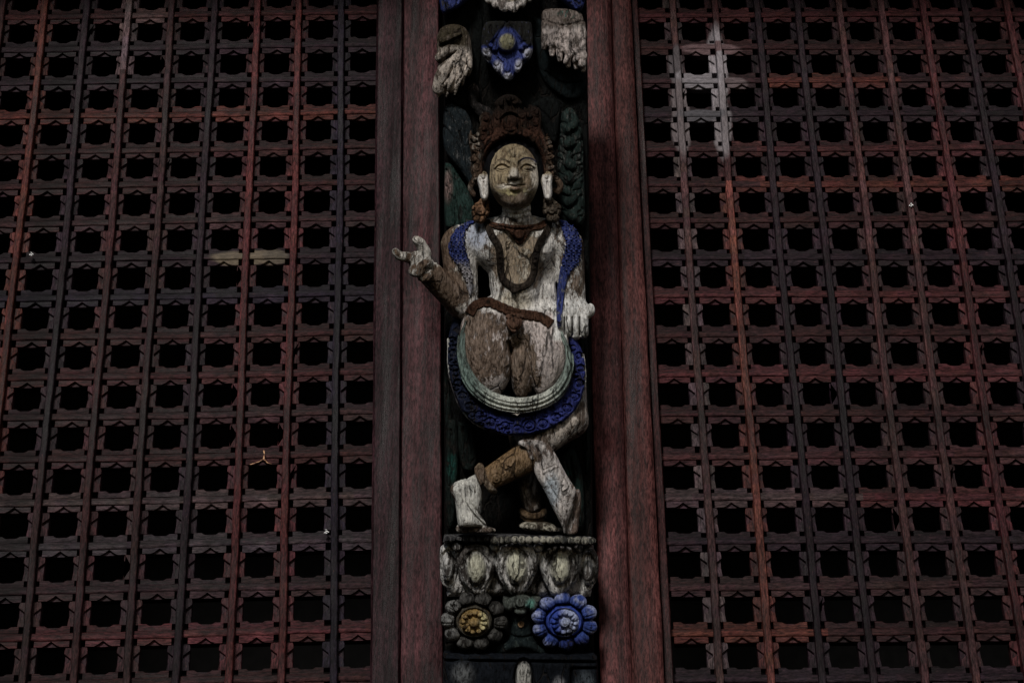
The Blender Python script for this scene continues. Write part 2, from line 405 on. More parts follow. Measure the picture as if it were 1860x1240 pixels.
class Carve:
    def __init__(s, u0, u1, v0, v1, d0, d1, h=1.5):
        s.h = h; s.o = np.array([u0, v0, d0], float)
        s.x = np.arange(u0, u1+h, h, dtype=np.float32); s.y = np.arange(v0, v1+h, h, dtype=np.float32); s.z = np.arange(d0, d1+h, h, dtype=np.float32)
        s.F = np.full((len(s.x), len(s.y), len(s.z)), 40., np.float32)
    def win(s, lo, hi):
        sl = []
        for ax, l, h_ in zip((s.x, s.y, s.z), lo, hi):
            a = int(np.searchsorted(ax, l)); b = int(np.searchsorted(ax, h_)); sl.append(slice(max(a, 0), max(b, a)))
        X = s.x[sl[0]][:, None, None]; Y = s.y[sl[1]][None, :, None]; Z = s.z[sl[2]][None, None, :]
        return tuple(sl), X, Y, Z
    def put(s, sl, f, k, sub=False):
        if sub: s.F[sl] = -smin(-s.F[sl], f, k)
        else: s.F[sl] = smin(s.F[sl], f, k)
    def ell(s, c, r, rot=0, k=6, sub=False):
        m = max(r)+k+3; sl, X, Y, Z = s.win([q-m for q in c], [q+m for q in c])
        a = R(rot); X = X-c[0]; Y = Y-c[1]; Z = Z-c[2]
        x = (X*math.cos(a)+Y*math.sin(a))/r[0]; y = (-X*math.sin(a)+Y*math.cos(a))/r[1]; z = Z/r[2]
        n = np.sqrt(x*x+y*y+z*z)
        f = (n-1)*min(r) if max(r) < 1.4*min(r) else (n-1)*n/np.maximum(np.sqrt((x/r[0])**2+(y/r[1])**2+(z/r[2])**2), 1e-4)
        s.put(sl, f.astype(np.float32), k, sub); return s
    def cap(s, a, b, ra, rb=None, k=6, sub=False, flat_=1.):
        rb = ra if rb is None else rb; m = max(ra, rb)+k+3
        a = np.array(a, float); b = np.array(b, float)
        sl, X, Y, Z = s.win(np.minimum(a, b)-m, np.maximum(a, b)+m)
        d = b-a; L2 = max(float(d@d), 1e-6)
        t = np.clip(((X-a[0])*d[0]+(Y-a[1])*d[1]+(Z-a[2])*d[2])/L2, 0, 1)
        f = np.sqrt((X-a[0]-t*d[0])**2+(Y-a[1]-t*d[1])**2+((Z-a[2]-t*d[2])/flat_)**2)-(ra+(rb-ra)*t)
        s.put(sl, f.astype(np.float32), k, sub); return s
    def tube(s, pts, r, r2=None, k=3, n=5, sub=False, flat_=1.):
        q = catmull(pts, n) if len(pts) > 2 else [np.array(p, float) for p in pts]
        r2 = r if r2 is None else r2; N = len(q)-1
        for i in range(N): s.cap(q[i], q[i+1], r+(r2-r)*i/N, r+(r2-r)*(i+1)/N, k, sub, flat_)
        return s
    @staticmethod
    def pd(X, Y, pts):                 # signed 2-d polygon distance (neg inside)
        d = None; ins = None; n = len(pts)
        for i in range(n):
            ax, ay = pts[i]; bx, by = pts[(i+1) % n]; ex, ey = bx-ax, by-ay
            wx, wy = X-ax, Y-ay; t = np.clip((wx*ex+wy*ey)/max(ex*ex+ey*ey, 1e-9), 0, 1)
            q = (wx-ex*t)**2+(wy-ey*t)**2; d = q if d is None else np.minimum(d, q)
            c = ((ay > Y) != (by > Y)) & (X < (bx-ax)*(Y-ay)/((by-ay) if abs(by-ay) > 1e-9 else 1e-9)+ax)
            ins = c if ins is None else ins ^ c
        d = np.sqrt(d); return np.where(ins, -d, d)
    def poly(s, pts, d0, T, Rr, k=3, smooth=True, sub=False, back=None):
        """plate with outline pts, rounded edge Rr wide and T thick either way of d0 (d0 may slope: (d_at_vmin,d_at_vmax))"""
        if smooth: pts = [tuple(p) for p in catmull(list(pts)+[pts[0]], 4)][:-1]
        us = [p[0] for p in pts]; vs = [p[1] for p in pts]; m = k+4
        da, db = d0 if isinstance(d0, tuple) else (d0, d0)
        sl, X, Y, Z = s.win((min(us)-m, min(vs)-m, min(da, db)-(back or T)-m), (max(us)+m, max(vs)+m, max(da, db)+T+m))
        X2 = X[:, :, 0]; Y2 = Y[:, :, 0]
        p2 = s.pd(X2+0*Y2, Y2+0*X2, pts)[:, :, None]
        dc = da+(db-da)*(Y-min(vs))/max(max(vs)-min(vs), 1e-6)
        zz = Z-dc; zz = np.where(zz > 0, zz/T, zz/(back or T))*Rr
        f = np.sqrt(np.maximum(p2+Rr, 0)**2+zz**2)-Rr
        s.put(sl, f.astype(np.float32), k, sub); return s
    def d2(s, X, Y, pts):
        d = None
        for (ax, ay), (bx, by) in zip([p[:2] for p in pts[:-1]], [p[:2] for p in pts[1:]]):
            ex, ey = bx-ax, by-ay; wx, wy = X-ax, Y-ay; t = np.clip((wx*ex+wy*ey)/max(ex*ex+ey*ey, 1e-9), 0, 1)
            q = (wx-ex*t)**2+(wy-ey*t)**2; d = q if d is None else np.minimum(d, q)
        return np.sqrt(d)
    def line(s, pts, w_, amp, n=5, dmin=-99):       # amp>0 engraves, <0 embosses along a 2-d line
        q = catmull(pts, n) if len(pts) > 2 else [np.array(p, float) for p in pts]
        us = [p[0] for p in q]; vs = [p[1] for p in q]; m = w_*2.5
        sl, X, Y, Z = s.win((min(us)-m, min(vs)-m, dmin), (max(us)+m, max(vs)+m, 9999))
        X2 = X[:, :, 0]; Y2 = Y[:, :, 0]
        if X2.size == 0 or Y2.size == 0: return s
        g = amp*np.exp(-(s.d2(X2+0*Y2, Y2+0*X2, q)/w_)**2)
        s.F[sl] += g[:, :, None].astype(np.float32); return s
    def dot(s, c, r, amp): return s.line([c, (c[0]+.01, c[1])], r, amp)
    def ring(s, c, r, w_, amp, asp=1., dmin=-99):
        m = r*max(1, asp)+w_*2.5; sl, X, Y, Z = s.win((c[0]-m, c[1]-m, dmin), (c[0]+m, c[1]+m, 9999))
        X2, Y2 = X[:, :, 0], Y[:, :, 0]
        g = amp*np.exp(-((np.sqrt((X2-c[0])**2+((Y2-c[1])/asp)**2)-r)/w_)**2)
        s.F[sl] += g[:, :, None].astype(np.float32); return s
    def shell(s, other, pts, off, dmin, smooth=True, k=2, inner=6):    # cloth: body surface pushed out by off, inside outline pts
        if smooth: pts = [tuple(p) for p in catmull(list(pts)+[pts[0]], 4)][:-1]
        X2 = s.x[:, None]; Y2 = s.y[None, :]
        p2 = s.pd(X2+0*Y2, Y2+0*X2, pts)[:, :, None]
        # rounded hem
        f = np.maximum(other.F-off, p2.astype(np.float32)); f = -smin(-(other.F-off), -p2.astype(np.float32), 3)
        f = np.maximum(f, dmin-s.z[None, None, :]); f = np.maximum(f, -(other.F+inner))
        s.F = smin(s.F, f.astype(np.float32), k); return s
    def same(s):
        n = Carve.__new__(Carve); n.h, n.o, n.x, n.y, n.z = s.h, s.o, s.x, s.y, s.z; n.F = np.full(s.F.shape, 40., np.float32); return n
    def extract(s):
        F = s.F.copy()
        F[0] = F[-1] = 5; F[:, 0] = F[:, -1] = 5; F[:, :, 0] = F[:, :, -1] = 5
        ins = F < 0; c = np.zeros(tuple(n-1 for n in F.shape), np.uint8)
        offs = [(a, b, d) for a in (0, 1) for b in (0, 1) for d in (0, 1)]
        for a, b, d in offs: c += ins[a:F.shape[0]-1+a, b:F.shape[1]-1+b, d:F.shape[2]-1+d]
        act = (c > 0) & (c < 8); idx = np.argwhere(act)
        vals = np.stack([F[idx[:, 0]+a, idx[:, 1]+b, idx[:, 2]+d] for a, b, d in offs], 1)
        pos = np.zeros((len(idx), 3)); cnt = np.zeros(len(idx)); O = np.array(offs, float)
        for i in range(8):
            for j in range(i+1, 8):
                if abs(O[i]-O[j]).sum() != 1: continue
                a, b = vals[:, i], vals[:, j]; m = (a < 0) != (b < 0)
                t = np.where(m, a/np.where(m, a-b, 1), 0)
                pos += np.where(m[:, None], O[i]+(O[j]-O[i])*t[:, None], 0); cnt += m
        pos /= cnt[:, None]
        grad = np.zeros((len(idx), 3))
        for i in range(8): grad += vals[:, i:i+1]*(O[i]*2-1)
        grad /= np.maximum(np.linalg.norm(grad, axis=1, keepdims=True), 1e-6)
        vid = np.full(c.shape, -1, np.int64); vid[tuple(idx.T)] = np.arange(len(idx))
        quads = []
        for ax in range(3):
            a = np.take(ins, range(0, F.shape[ax]-1), ax); b = np.take(ins, range(1, F.shape[ax]), ax)
            e = np.argwhere(a != b); sg = a[tuple(e.T)]
            o1, o2 = [q for q in range(3) if q != ax]
            ok = (e[:, o1] > 0) & (e[:, o2] > 0) & (e[:, o1] < c.shape[o1]) & (e[:, o2] < c.shape[o2]); e = e[ok]; sg = sg[ok]
            def g(d1, d2_):
                q = e.copy(); q[:, o1] -= d1; q[:, o2] -= d2_; return vid[tuple(q.T)]
            q = np.stack([g(1, 1), g(0, 1), g(0, 0), g(1, 0)], 1)
            fl = sg if ax != 1 else ~sg
            q[~fl] = q[~fl][:, ::-1]
            quads.append(q)
        return s.o+(idx+pos)*s.h, np.concatenate(quads), grad
def cst(c): return np.array(c, float)
def build(name, G, parent, colf, rough_amp=.5, mat=None, label=None):
    """mesh from the carved field. colf(p) -> paint (N,3), bare (N,3), wear (N,)"""
    p, q, n = G.extract()
    st = p*np.array([1, .35, 1])
    p2 = p + n*(rough_amp*(vn(st, 5)*1.3+vn(st+9, 2.2)*.8) + rough_amp*1.1*vn(p+50, 17))[:, None]
    W_ = carve_to_world(p2)
    base = W_.mean(0) if parent is None else None
    me = bpy.data.meshes.new(name)
    me.vertices.add(len(W_)); me.vertices.foreach_set('co', W_.ravel().astype(np.float32))
    # (u right, v down, d out) is right-handed after the map flips v, so wind accordingly
    me.loops.add(q.size); me.loops.foreach_set('vertex_index', q.ravel().astype(np.int32))
    me.polygons.add(len(q)); me.polygons.foreach_set('loop_start', np.arange(0, q.size, 4, dtype=np.int32)); me.polygons.foreach_set('loop_total', np.full(len(q), 4, np.int32))
    me.update(calc_edges=True); me.validate()
    me.polygons.foreach_set('use_smooth', np.ones(len(me.polygons), bool))
    col, bare, wear = colf(p)
    N = len(p)
    for nm, a in (('Col', col), ('Bare', bare)):
        ca = me.color_attributes.new(nm, 'FLOAT_COLOR', 'POINT'); b = np.ones((N, 4), np.float32); b[:, :3] = np.broadcast_to(a, (N, 3)); ca.data.foreach_set('color', b.ravel())
    fa = me.attributes.new('Wear', 'FLOAT', 'POINT'); fa.data.foreach_set('value', np.broadcast_to(np.asarray(wear, np.float32), (N,)).copy())
    o = link(name, me, mat or PAINT, parent)
    if label: o['label'] = label
    return o
def flatc(col, bare, wear): return lambda p: (cst(col), cst(bare), wear+0*p[:, 0])
def sm(x, a, b): t = np.clip((x-a)/(b-a), 0, 1); return t*t*(3-2*t)
def blob(p, u, v, ru, rv, soft=.5): return 1-sm(np.sqrt(((p[:, 0]-u)/ru)**2+((p[:, 1]-v)/rv)**2), 1-soft, 1+soft)
def lay(base, c, m): return base*(1-m[:, None])+cst(c)*m[:, None]
WHITE = (.54, .52, .495); CREAM = (.44, .395, .32); TAN = (.19, .142, .092); WOOD = (.115, .080, .056); OLD = (.075, .055, .042)
UMBER = (.085, .036, .018); INK = (.010, .011, .013); ULTRA = (.026, .038, .150); NAVY = (.012, .016, .075); GREEN = (.045, .095, .075); PINK = (.42, .36, .34)
GOLD = (.28, .19, .085)

def strut_loc(u, v): return Vector(carve_to_world(np.array([[u, v, 0.]]))[0])
STATUE = empty('carved_statue', strut_loc(930, 962))
tag(STATUE, 'painted wooden dancing deity figure with crossed legs standing on the white lotus pedestal', 'statue')
STRUT = empty('carved_strut', strut_loc(945, 1240))
tag(STRUT, 'tall carved roof strut behind the figure, with white lotus pedestal and two flowers below', 'roof strut')

# ------------------------------------------------------------------ the figure
B = Carve(715, 1085, 255, 965, -6, 165, 1.6)
# torso
B.ell((935, 452, 48), (74, 58, 38), 0, 8)
B.ell((898, 448, 66), (34, 34, 22), 10, 12); B.ell((972, 448, 66), (34, 34, 22), -10, 12)
B.ell((936, 515, 50), (47, 52, 33), 0, 14); B.ell((936, 535, 62), (34, 26, 22), 0, 12)
B.ell((934, 590, 48), (84, 48, 40), 0, 14)
B.cap((938, 372, 88), (938, 415, 70), 24, 29, 6)
B.cap((925, 412, 50), (866, 428, 46), 19, 24, 12); B.cap((950, 412, 50), (1008, 427, 46), 19, 24, 12)
# thighs
B.ell((884, 634, 62), (47, 86, 36), -8, 14); B.ell((988, 645, 58), (42, 76, 33), 10, 14)
B.ell((900, 575, 60), (40, 34, 34), 0, 12)
# the near leg: knee at right, shin crossing to the left foot
B.cap((1028, 700, 30), (1036, 762, 48), 36, 30, 10); B.cap((1036, 762, 48), (965, 812, 62), 29, 27, 8)
B.cap((965, 822, 64), (893, 862, 74), 30, 21, 6)
B.poly([(838, 866), (852, 862), (868, 856), (878, 870), (877, 900), (875, 925), (884, 946), (866, 951), (838, 950), (832, 930), (829, 905), (820, 885), (826, 872)], (72, 80), 22, 16, 5)
B.cap((838, 953, 70), (890, 954, 92), 8, 5, 3)
for i in range(4): B.cap((880+i*2, 950+i*1.2, 88-8*i), (893+i*1.5, 953+i, 92-8*i), 4.4, 3.6, 1.5)
# far leg, deep in shade
B.cap((945, 770, 18), (966, 915, 26), 26, 17, 8); B.ell((976, 952, 42), (34, 10, 24), 3, 4)
for i in range(5): B.cap((990+i*4, 953+i*.8, 60-i*7), (1000+i*4.2, 956+i*.6, 66-i*7.5), 4.2, 3.4, 1.5)
# left arm (in front of the left post)
B.ell((841, 444, 46), (32, 34, 33), 20, 8)
B.cap((835, 448, 45), (842, 550, 50), 33, 27, 8); B.cap((840, 553, 56), (783, 498, 92), 27, 22, 6)
# left hand: little and index fingers raised, the two middle ones folded to the thumb
B.ell((768, 480, 100), (23, 19, 15), 40, 6)
B.tube([(757, 473, 102), (742, 471, 106), (731, 469, 110), (724, 461, 113)], 9, 5.5, 3)
B.tube([(778, 466, 98), (772, 455, 102), (768, 447, 106), (761, 441, 111)], 9.5, 7, 3)
B.tube([(760, 488, 108), (756, 497, 118), (764, 500, 124), (772, 494, 122)], 7.5, 6.5, 2)
B.tube([(772, 497, 104), (771, 507, 114), (779, 508, 120), (786, 500, 118)], 7.5, 6.5, 2)
B.tube([(786, 486, 108), (781, 482, 118), (772, 486, 124), (768, 492, 126)], 7.5, 6, 2)
B.line([(795, 476), (788, 489), (770, 512)], 2, 2.2); B.line([(800, 481), (793, 496), (776, 517)], 1.6, 1.6)
# right arm
B.ell((1026, 442, 44), (28, 33, 32), -20, 8)
B.cap((1031, 452, 44), (1040, 545, 50), 28, 22, 8); B.ell((1040, 568, 58), (32, 26, 18), 0, 5); B.cap((996, 445, 42), (990, 535, 40), 18, 15, 12); B.cap((990, 535, 40), (1002, 592, 42), 16, 22, 12)
for i, (fx, fl) in enumerate(((1016, 597), (1030, 604), (1044, 609), (1057, 606))):
    B.tube([(fx+1, 574, 66), (fx, 588, 72), (fx+(i-1.5)*.6, fl, 64), (fx+1, fl-4, 52)], 9, 7.5, 1.5)
B.tube([(1058, 566, 60), (1066, 572, 68), (1071, 566, 74), (1070, 558, 76)], 7, 5.5, 2)
for x_ in (1023, 1037, 1050): B.line([(x_, 578), (x_+1, 608)], 2.0, 4.5)
# chest modelling
B.dot((893, 464), 4, -2.0); B.dot((988, 462), 4, -2.0)
B.line([(930, 440), (930, 520)], 5, 1.0); B.dot((935, 530), 3.5, 3)
# folds between the thighs
B.line([(924, 622), (932, 655), (938, 714)], 3.6, 7); B.line([(950, 636), (960, 676), (970, 712)], 4.6, 11)
B.line([(940, 610), (946, 660), (950, 710)], 2, 2.5)
B.ell((947, 668, 52), (21, 58, 34), 0, 3)
for off in (0, 12, 24): B.line([(1000+off*.4, 600+off), (1015+off*.2, 650), (1005+off*.4, 700)], 1.6, 1.4)
# neck rings
B.line([(914, 390), (938, 396), (962, 389)], 1.5, 2); B.line([(916, 400), (938, 405), (962, 399)], 1.5, 1.6)
# shin relief
B.ring((902, 863), 9, 1.4, 1.8); B.ring((902, 863), 4, 1.3, 1.5); B.ring((920, 845), 5, 1.3, 1.2)
B.line([(843, 868), (846, 900), (862, 925), (880, 944)], 2, 2.6); B.line([(850, 865), (853, 898), (868, 920), (884, 940)], 2, 2.2); B.line([(846, 866), (849, 899), (865, 923), (882, 942)], 1.6, -2)
def body_col(p):
    u, v, d = p.T; N = len(p)
    nz = vn(p*np.array([1, .4, 1]), 22)+.5*vn(p, 9)
    col = np.tile(cst(WHITE), (N, 1)); bare = np.tile(cst(WOOD), (N, 1)); wear = np.full(N, .43)
    m = blob(p, 940, 470, 40, 62, .35)                                    # chest worn to tan wood
    col = lay(col, CREAM, m); bare = lay(bare, TAN, m); wear = wear+.13*m
    m = blob(p, 935, 548, 30, 20, .4); col = lay(col, CREAM, m); bare = lay(bare, TAN, m); wear += .03*m
    m = blob(p, 868, 430, 22, 26, .5); col = lay(col, (.33, .36, .44), m)
    th = sm(v, 560, 576)*(1-sm(v, 716, 725))
    col = lay(col, PINK, th); wear = wear + th*.075
    m = blob(p, 884, 640, 40, 75, .5); bare = lay(bare, (.115, .078, .056), m*th); wear += th*m*(.09-.12*sm(nz, -.1, .4)) - th*.1*blob(p, 905, 700, 45, 22)
    wear -= th*.10*sm(u, 975, 995)
    fa = blob(p, 812, 530, 40, 36, .4); fa = np.maximum(fa, 1-sm(u, 820, 836))*sm(v, 398, 412)   # brown forearm and arm rear
    col = lay(col, (.30, .24, .17), fa); bare = lay(bare, (.085, .055, .036), fa); wear += fa*.19
    hd = blob(p, 756, 474, 46, 42, .2); col = lay(col, (.46, .43, .39), hd); wear -= hd*.16
    ra = sm(u, 1005, 1020)*(1-sm(v, 530, 545))*sm(v, 420, 440); wear += ra*.06
    ro = sm(u, 1050, 1058)*(1-sm(v, 500, 530)); col = lay(col, (.22, .18, .14), ro); bare = lay(bare, (.06, .045, .035), ro); wear += ro*.12
    rh = sm(u, 1000, 1006)*sm(v, 540, 550)*(1-sm(v, 615, 622)); col = lay(col, (.60, .59, .57), rh); wear -= rh*.05
    lg = sm(v, 722, 735); col = lay(col, (.36, .31, .27), lg); bare = lay(bare, OLD, lg); wear += lg*.07
    cf = blob(p, 925, 845, 50, 42, .25)*sm(u, 878, 884); col = lay(col, GOLD, cf); bare = lay(bare, (.13, .078, .035), cf); wear += cf*.10
    ft = (1-sm(u, 880, 888))*sm(v, 852, 858); col = lay(col, (.54, .53, .49), ft*(1-sm(v, 946, 950))); wear -= ft*.12*(1-sm(v, 946, 950))
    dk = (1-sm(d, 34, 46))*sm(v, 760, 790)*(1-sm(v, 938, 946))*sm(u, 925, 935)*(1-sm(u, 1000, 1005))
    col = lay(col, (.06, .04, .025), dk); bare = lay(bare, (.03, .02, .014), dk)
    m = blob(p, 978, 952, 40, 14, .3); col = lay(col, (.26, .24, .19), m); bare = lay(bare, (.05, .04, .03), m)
    gr = sm(np.abs(u-940), 0, 1)*0+blob(p, 950, 680, 22, 70, .4)*th; wear += gr*.12
    return col, bare, wear+.10*nz
BODY = B
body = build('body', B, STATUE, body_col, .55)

# head: a finer field, its own mesh child so the face can be crisp
H = Carve(862, 1010, 262, 405, 40, 168, .95)
H.ell((933, 320, 92), (47, 54, 44), 0, 4); H.ell((934, 350, 98), (36, 38, 36), 0, 14); H.ell((935, 372, 118), (15, 11, 13), 0, 10)
H.cap((938, 372, 88), (938, 406, 74), 24, 25, 5)
H.ell((909, 342, 117), (15, 16, 13), 0, 12); H.ell((959, 342, 117), (15, 16, 13), 0, 12)
H.ell((913, 313, 136), (15, 9, 6.5), 8, 8, True); H.ell((956, 311, 136), (15, 9, 6.5), -8, 8, True)
H.ell((912, 317, 122.5), (11.5, 6.2, 8.5), 4, 1.5); H.ell((957, 315, 122.5), (11.5, 6.2, 8.5), -4, 1.5)
H.tube([(933, 300, 131), (933.5, 315, 138), (934, 327, 146)], 4, 6.2, 4); H.ell((934, 330, 146), (7.5, 6, 6.5), 0, 3)
H.ell((925.5, 332, 139), (5, 4.6, 5.5), 0, 2); H.ell((942.5, 332, 139), (5, 4.6, 5.5), 0, 2)
H.ell((929.5, 336.5, 144), (2, 2, 3), 0, 1, True); H.ell((938.5, 336.5, 144), (2, 2, 3), 0, 1, True)
H.tube([(920, 346, 128), (928, 342.8, 134.5), (934.5, 344.5, 136.5), (941, 342.5, 134.5), (950, 345, 128)], 2.6, 2.6, 1.6, 4)
H.tube([(925, 350, 130), (935, 352.2, 135), (946, 349.5, 130)], 3.6, 3.2, 2, 4)
H.line([(918, 347), (928, 346.6), (935, 348.2), (942, 346.4), (952, 346)], 1.1, 2.6, dmin=100)
H.line([(897, 309), (904, 301), (915, 299), (926, 304)], 2.0, -2.2, dmin=100); H.line([(941, 303), (951, 297), (963, 298), (971, 306)], 2.0, -2.2, dmin=100)
for cx, s_ in ((912, 1), (957, -1)):
    H.line([(cx-12, 318), (cx-6, 312), (cx+3, 311), (cx+12, 316)], 1.3, 2.8, dmin=100); H.line([(cx-13, 315), (cx-6, 308.5), (cx+3, 307.5), (cx+13, 313)], 1.4, -1.3, dmin=100)
    H.line([(cx-11, 320), (cx, 323.5), (cx+11, 320)], 1.0, 1.6, dmin=100)
    H.line([(cx-9, 317.5), (cx, 319.5), (cx+9, 317.5)], .9, 1.3, dmin=100)
H.ell((932.5, 291, 133), (3.2, 8.5, 4), 0, .8); H.ring((932.5, 291), 4.2, 1.0, 1.2, 2.0, dmin=100)
H.line([(934, 337), (934.5, 341)], 1.6, 1.2, dmin=100); H.line([(928, 358), (936, 360), (944, 358)], 2.5, 1.6, dmin=100)
# ears with long lobes
for s_, cx in ((-1, 880), (1, 992)):
    H.poly([(cx-9, 326), (cx, 319), (cx+9, 325), (cx+9, 345), (cx+9, 362), (cx+4, 371), (cx-4, 368), (cx-8, 350), (cx-11, 336)], 98, 11, 5, 2)
    H.ring((cx-1, 328), 4.5, 1.2, 1.8, 1.3); H.line([(cx, 338), (cx+1, 362)], 1.4, 1.6)
H.line([(914, 392), (938, 398), (962, 391)], 1.3, 1.8)
def head_col(p):
    u, v, d = p.T; nz = vn(p*np.array([1, .4, 1]), 14)
    col = np.tile(cst((.225, .172, .098)), (len(p), 1)); bare = np.tile(cst((.13, .090, .050)), (len(p), 1)); wear = np.full(len(p), .47)
    fc = sm(d, 96, 108)
    m = blob(p, 974, 325, 12, 26, .4)*.8+blob(p, 934, 336, 9, 18, .4)+blob(p, 922, 349, 16, 5, .5); m = np.clip(m, 0, 1)*fc
    col = lay(col, (.55, .50, .43), m); wear -= m*.10
    m = blob(p, 936, 358, 24, 8, .5)*fc; col = lay(col, (.33, .28, .13), m); wear -= .04*m
    m = blob(p, 895, 325, 20, 50, .5)*fc; wear += .05*m
    m = blob(p, 934, 372, 40, 14, .5)*fc; wear += .08*m; bare = lay(bare, (.10, .07, .045), m)
    ear = sm(np.abs(u-936), 46, 49)*sm(v, 322, 332); col = lay(col, (.56, .53, .50), ear); wear -= .16*ear
    nk = sm(v, 381, 386); col = lay(col, (.44, .41, .33), nk); wear -= .06*nk
    br = np.exp(-((np.hypot((u-958)/17, (v-311)/13)-1)/.10)**2)*(v < 306)*(u > 944)*fc
    col = lay(col, (.012, .014, .05), np.clip(br*1.3, 0, 1)); wear -= br*.2
    lp = blob(p, 937, 352, 11, 3.5, .5)*fc; col = lay(col, (.20, .09, .06), lp*.7)
    return col, bare, wear+.05*nz
build('head', H, STATUE, head_col, .35, PAINT_FINE)

# hair and crown
G = Carve(872, 996, 250, 345, 50, 130, 1.2)
G.ell((933, 318, 84), (56, 62, 42), 0, 2); G.line([(905, 270), (900, 290)], 1.2, 1.2)
build('hair', G, STATUE, flatc((.004, .004, .005), (.006, .005, .005), .3), .3)
K = Carve(848, 1024, 176, 372, 30, 140, 1.2)
K.tube([(873, 338, 86), (873, 303, 94), (882, 276, 102), (903, 259, 108), (932, 251, 111), (963, 257, 108), (983, 276, 102), (992, 303, 94), (993, 338, 86)], 8, 8, 3)
K.line([(873, 330), (877, 290), (902, 260), (932, 252), (965, 259), (988, 290), (991, 330)], 1.4, 1.6, dmin=80)
K.poly([(896, 256), (893, 232), (897, 212), (901, 206), (899, 197), (910, 186), (923, 181), (938, 185), (948, 196), (946, 205), (953, 214), (958, 232), (956, 256)], (84, 102), 12, 7, 3)
K.poly([(952, 256), (950, 222), (951, 204), (957, 206), (960, 199), (968, 201), (980, 208), (983, 225), (982, 245), (990, 262), (990, 290), (975, 276)], (78, 94), 11, 6, 3)
K.poly([(900, 256), (896, 226), (889, 214), (880, 212), (872, 222), (873, 236), (866, 248), (868, 270), (874, 292), (888, 276)], (78, 94), 11, 6, 3)
K.poly([(860, 252), (856, 244), (853, 262), (858, 290), (856, 312), (862, 334), (874, 340), (882, 330), (878, 300), (876, 275), (870, 256)], 76, 14, 8, 3)
K.poly([(1000, 262), (992, 250), (986, 272), (990, 300), (988, 330), (995, 340), (1006, 336), (1009, 320), (1004, 300), (1004, 280)], 76, 14, 8, 3)
K.tube([(1000, 330, 78), (1010, 334, 80), (1016, 344, 78), (1012, 354, 74), (1004, 350, 74)], 6, 4, 2); K.tube([(861, 335, 74), (857, 348, 70), (862, 360, 68)], 6, 4, 2)
K.ell((927, 235, 112), (13, 14, 8), 0, 1); K.ring((927, 235), 16, 1.8, 3.2, 1.05, dmin=80); K.ring((927, 235), 20, 2.2, -2.2, 1.05, dmin=80)
rg = np.random.RandomState(3)
for (x, y, r_) in [(905, 222, 7), (949, 222, 7), (912, 200, 6), (936, 199, 6), (924, 192, 6), (962, 220, 6), (970, 235, 7), (974, 216, 5), (966, 250, 7), (980, 262, 6), (885, 226, 6), (880, 242, 7), (890, 252, 6), (876, 262, 6), (905, 248, 6), (948, 248, 6), (862, 262, 6), (866, 280, 7), (862, 298, 6), (868, 315, 7), (866, 330, 6), (997, 275, 6), (999, 292, 6), (998, 310, 6), (1001, 326, 6)]:
    K.ell((x, y, 102 if 890 < x < 960 else 92), (r_*rg.uniform(.8, 1.3), r_*rg.uniform(.8, 1.6), 8), rg.uniform(-50, 50), 4); K.ring((x+rg.uniform(-2, 2), y+rg.uniform(-2, 2)), r_*.9, 1.3, 1.3); K.dot((x, y), 1.8, 1.2)
for a in range(-4, 5):
    K.line([(925+a*5.5, 212-abs(a)*.6), (924+a*4.2, 190+abs(a)*2.6)], 1.2, 1.3)
    K.line([(870+a*1.2, 250+a*9), (860+a, 246+a*9)], 1.3, 1.8); K.line([(994+a*.8, 292+a*9), (1006+a*.5, 287+a*9)], 1.3, 1.8)
for (x, y, r_) in [(910, 258, 4), (921, 254, 4), (943, 254, 4), (955, 258, 4), (897, 266, 4), (968, 267, 4)]: K.ell((x, y, 120), (r_, r_, 4), 0, 1)
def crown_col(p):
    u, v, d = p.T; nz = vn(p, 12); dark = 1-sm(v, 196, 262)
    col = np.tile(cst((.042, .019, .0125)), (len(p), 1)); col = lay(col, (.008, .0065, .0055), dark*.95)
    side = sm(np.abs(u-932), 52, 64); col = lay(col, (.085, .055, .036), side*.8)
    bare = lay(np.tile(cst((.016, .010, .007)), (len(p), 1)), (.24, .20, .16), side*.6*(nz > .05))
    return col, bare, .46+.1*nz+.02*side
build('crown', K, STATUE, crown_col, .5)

# earrings
for cx, cy_, s_ in ((874, 388, -1), (1001, 386, 1)):
    G = Carve(cx-26, cx+26, cy_-32, cy_+30, 50, 120, 1.1)
    G.ell((cx, cy_, 82), (17, 16, 16), 0, 3); G.ell((cx+s_*2, cy_+13, 84), (12, 11, 12), 0, 3); G.ell((cx-s_*6, cy_-14, 84), (10, 10, 10), 0, 3)
    G.ring((cx, cy_), 10, 1.7, 2.4); G.ring((cx, cy_), 4, 1.5, 1.8)
    for a in range(8): G.line([(cx+11*math.cos(a*.785), cy_+11*math.sin(a*.785)), (cx+17*math.cos(a*.785), cy_+17*math.sin(a*.785))], 1.3, 1.8)
    build('earring', G, STATUE, flatc((.15, .075, .035) if s_ < 0 else (.07, .055, .040), (.05, .03, .018), .47), .9)

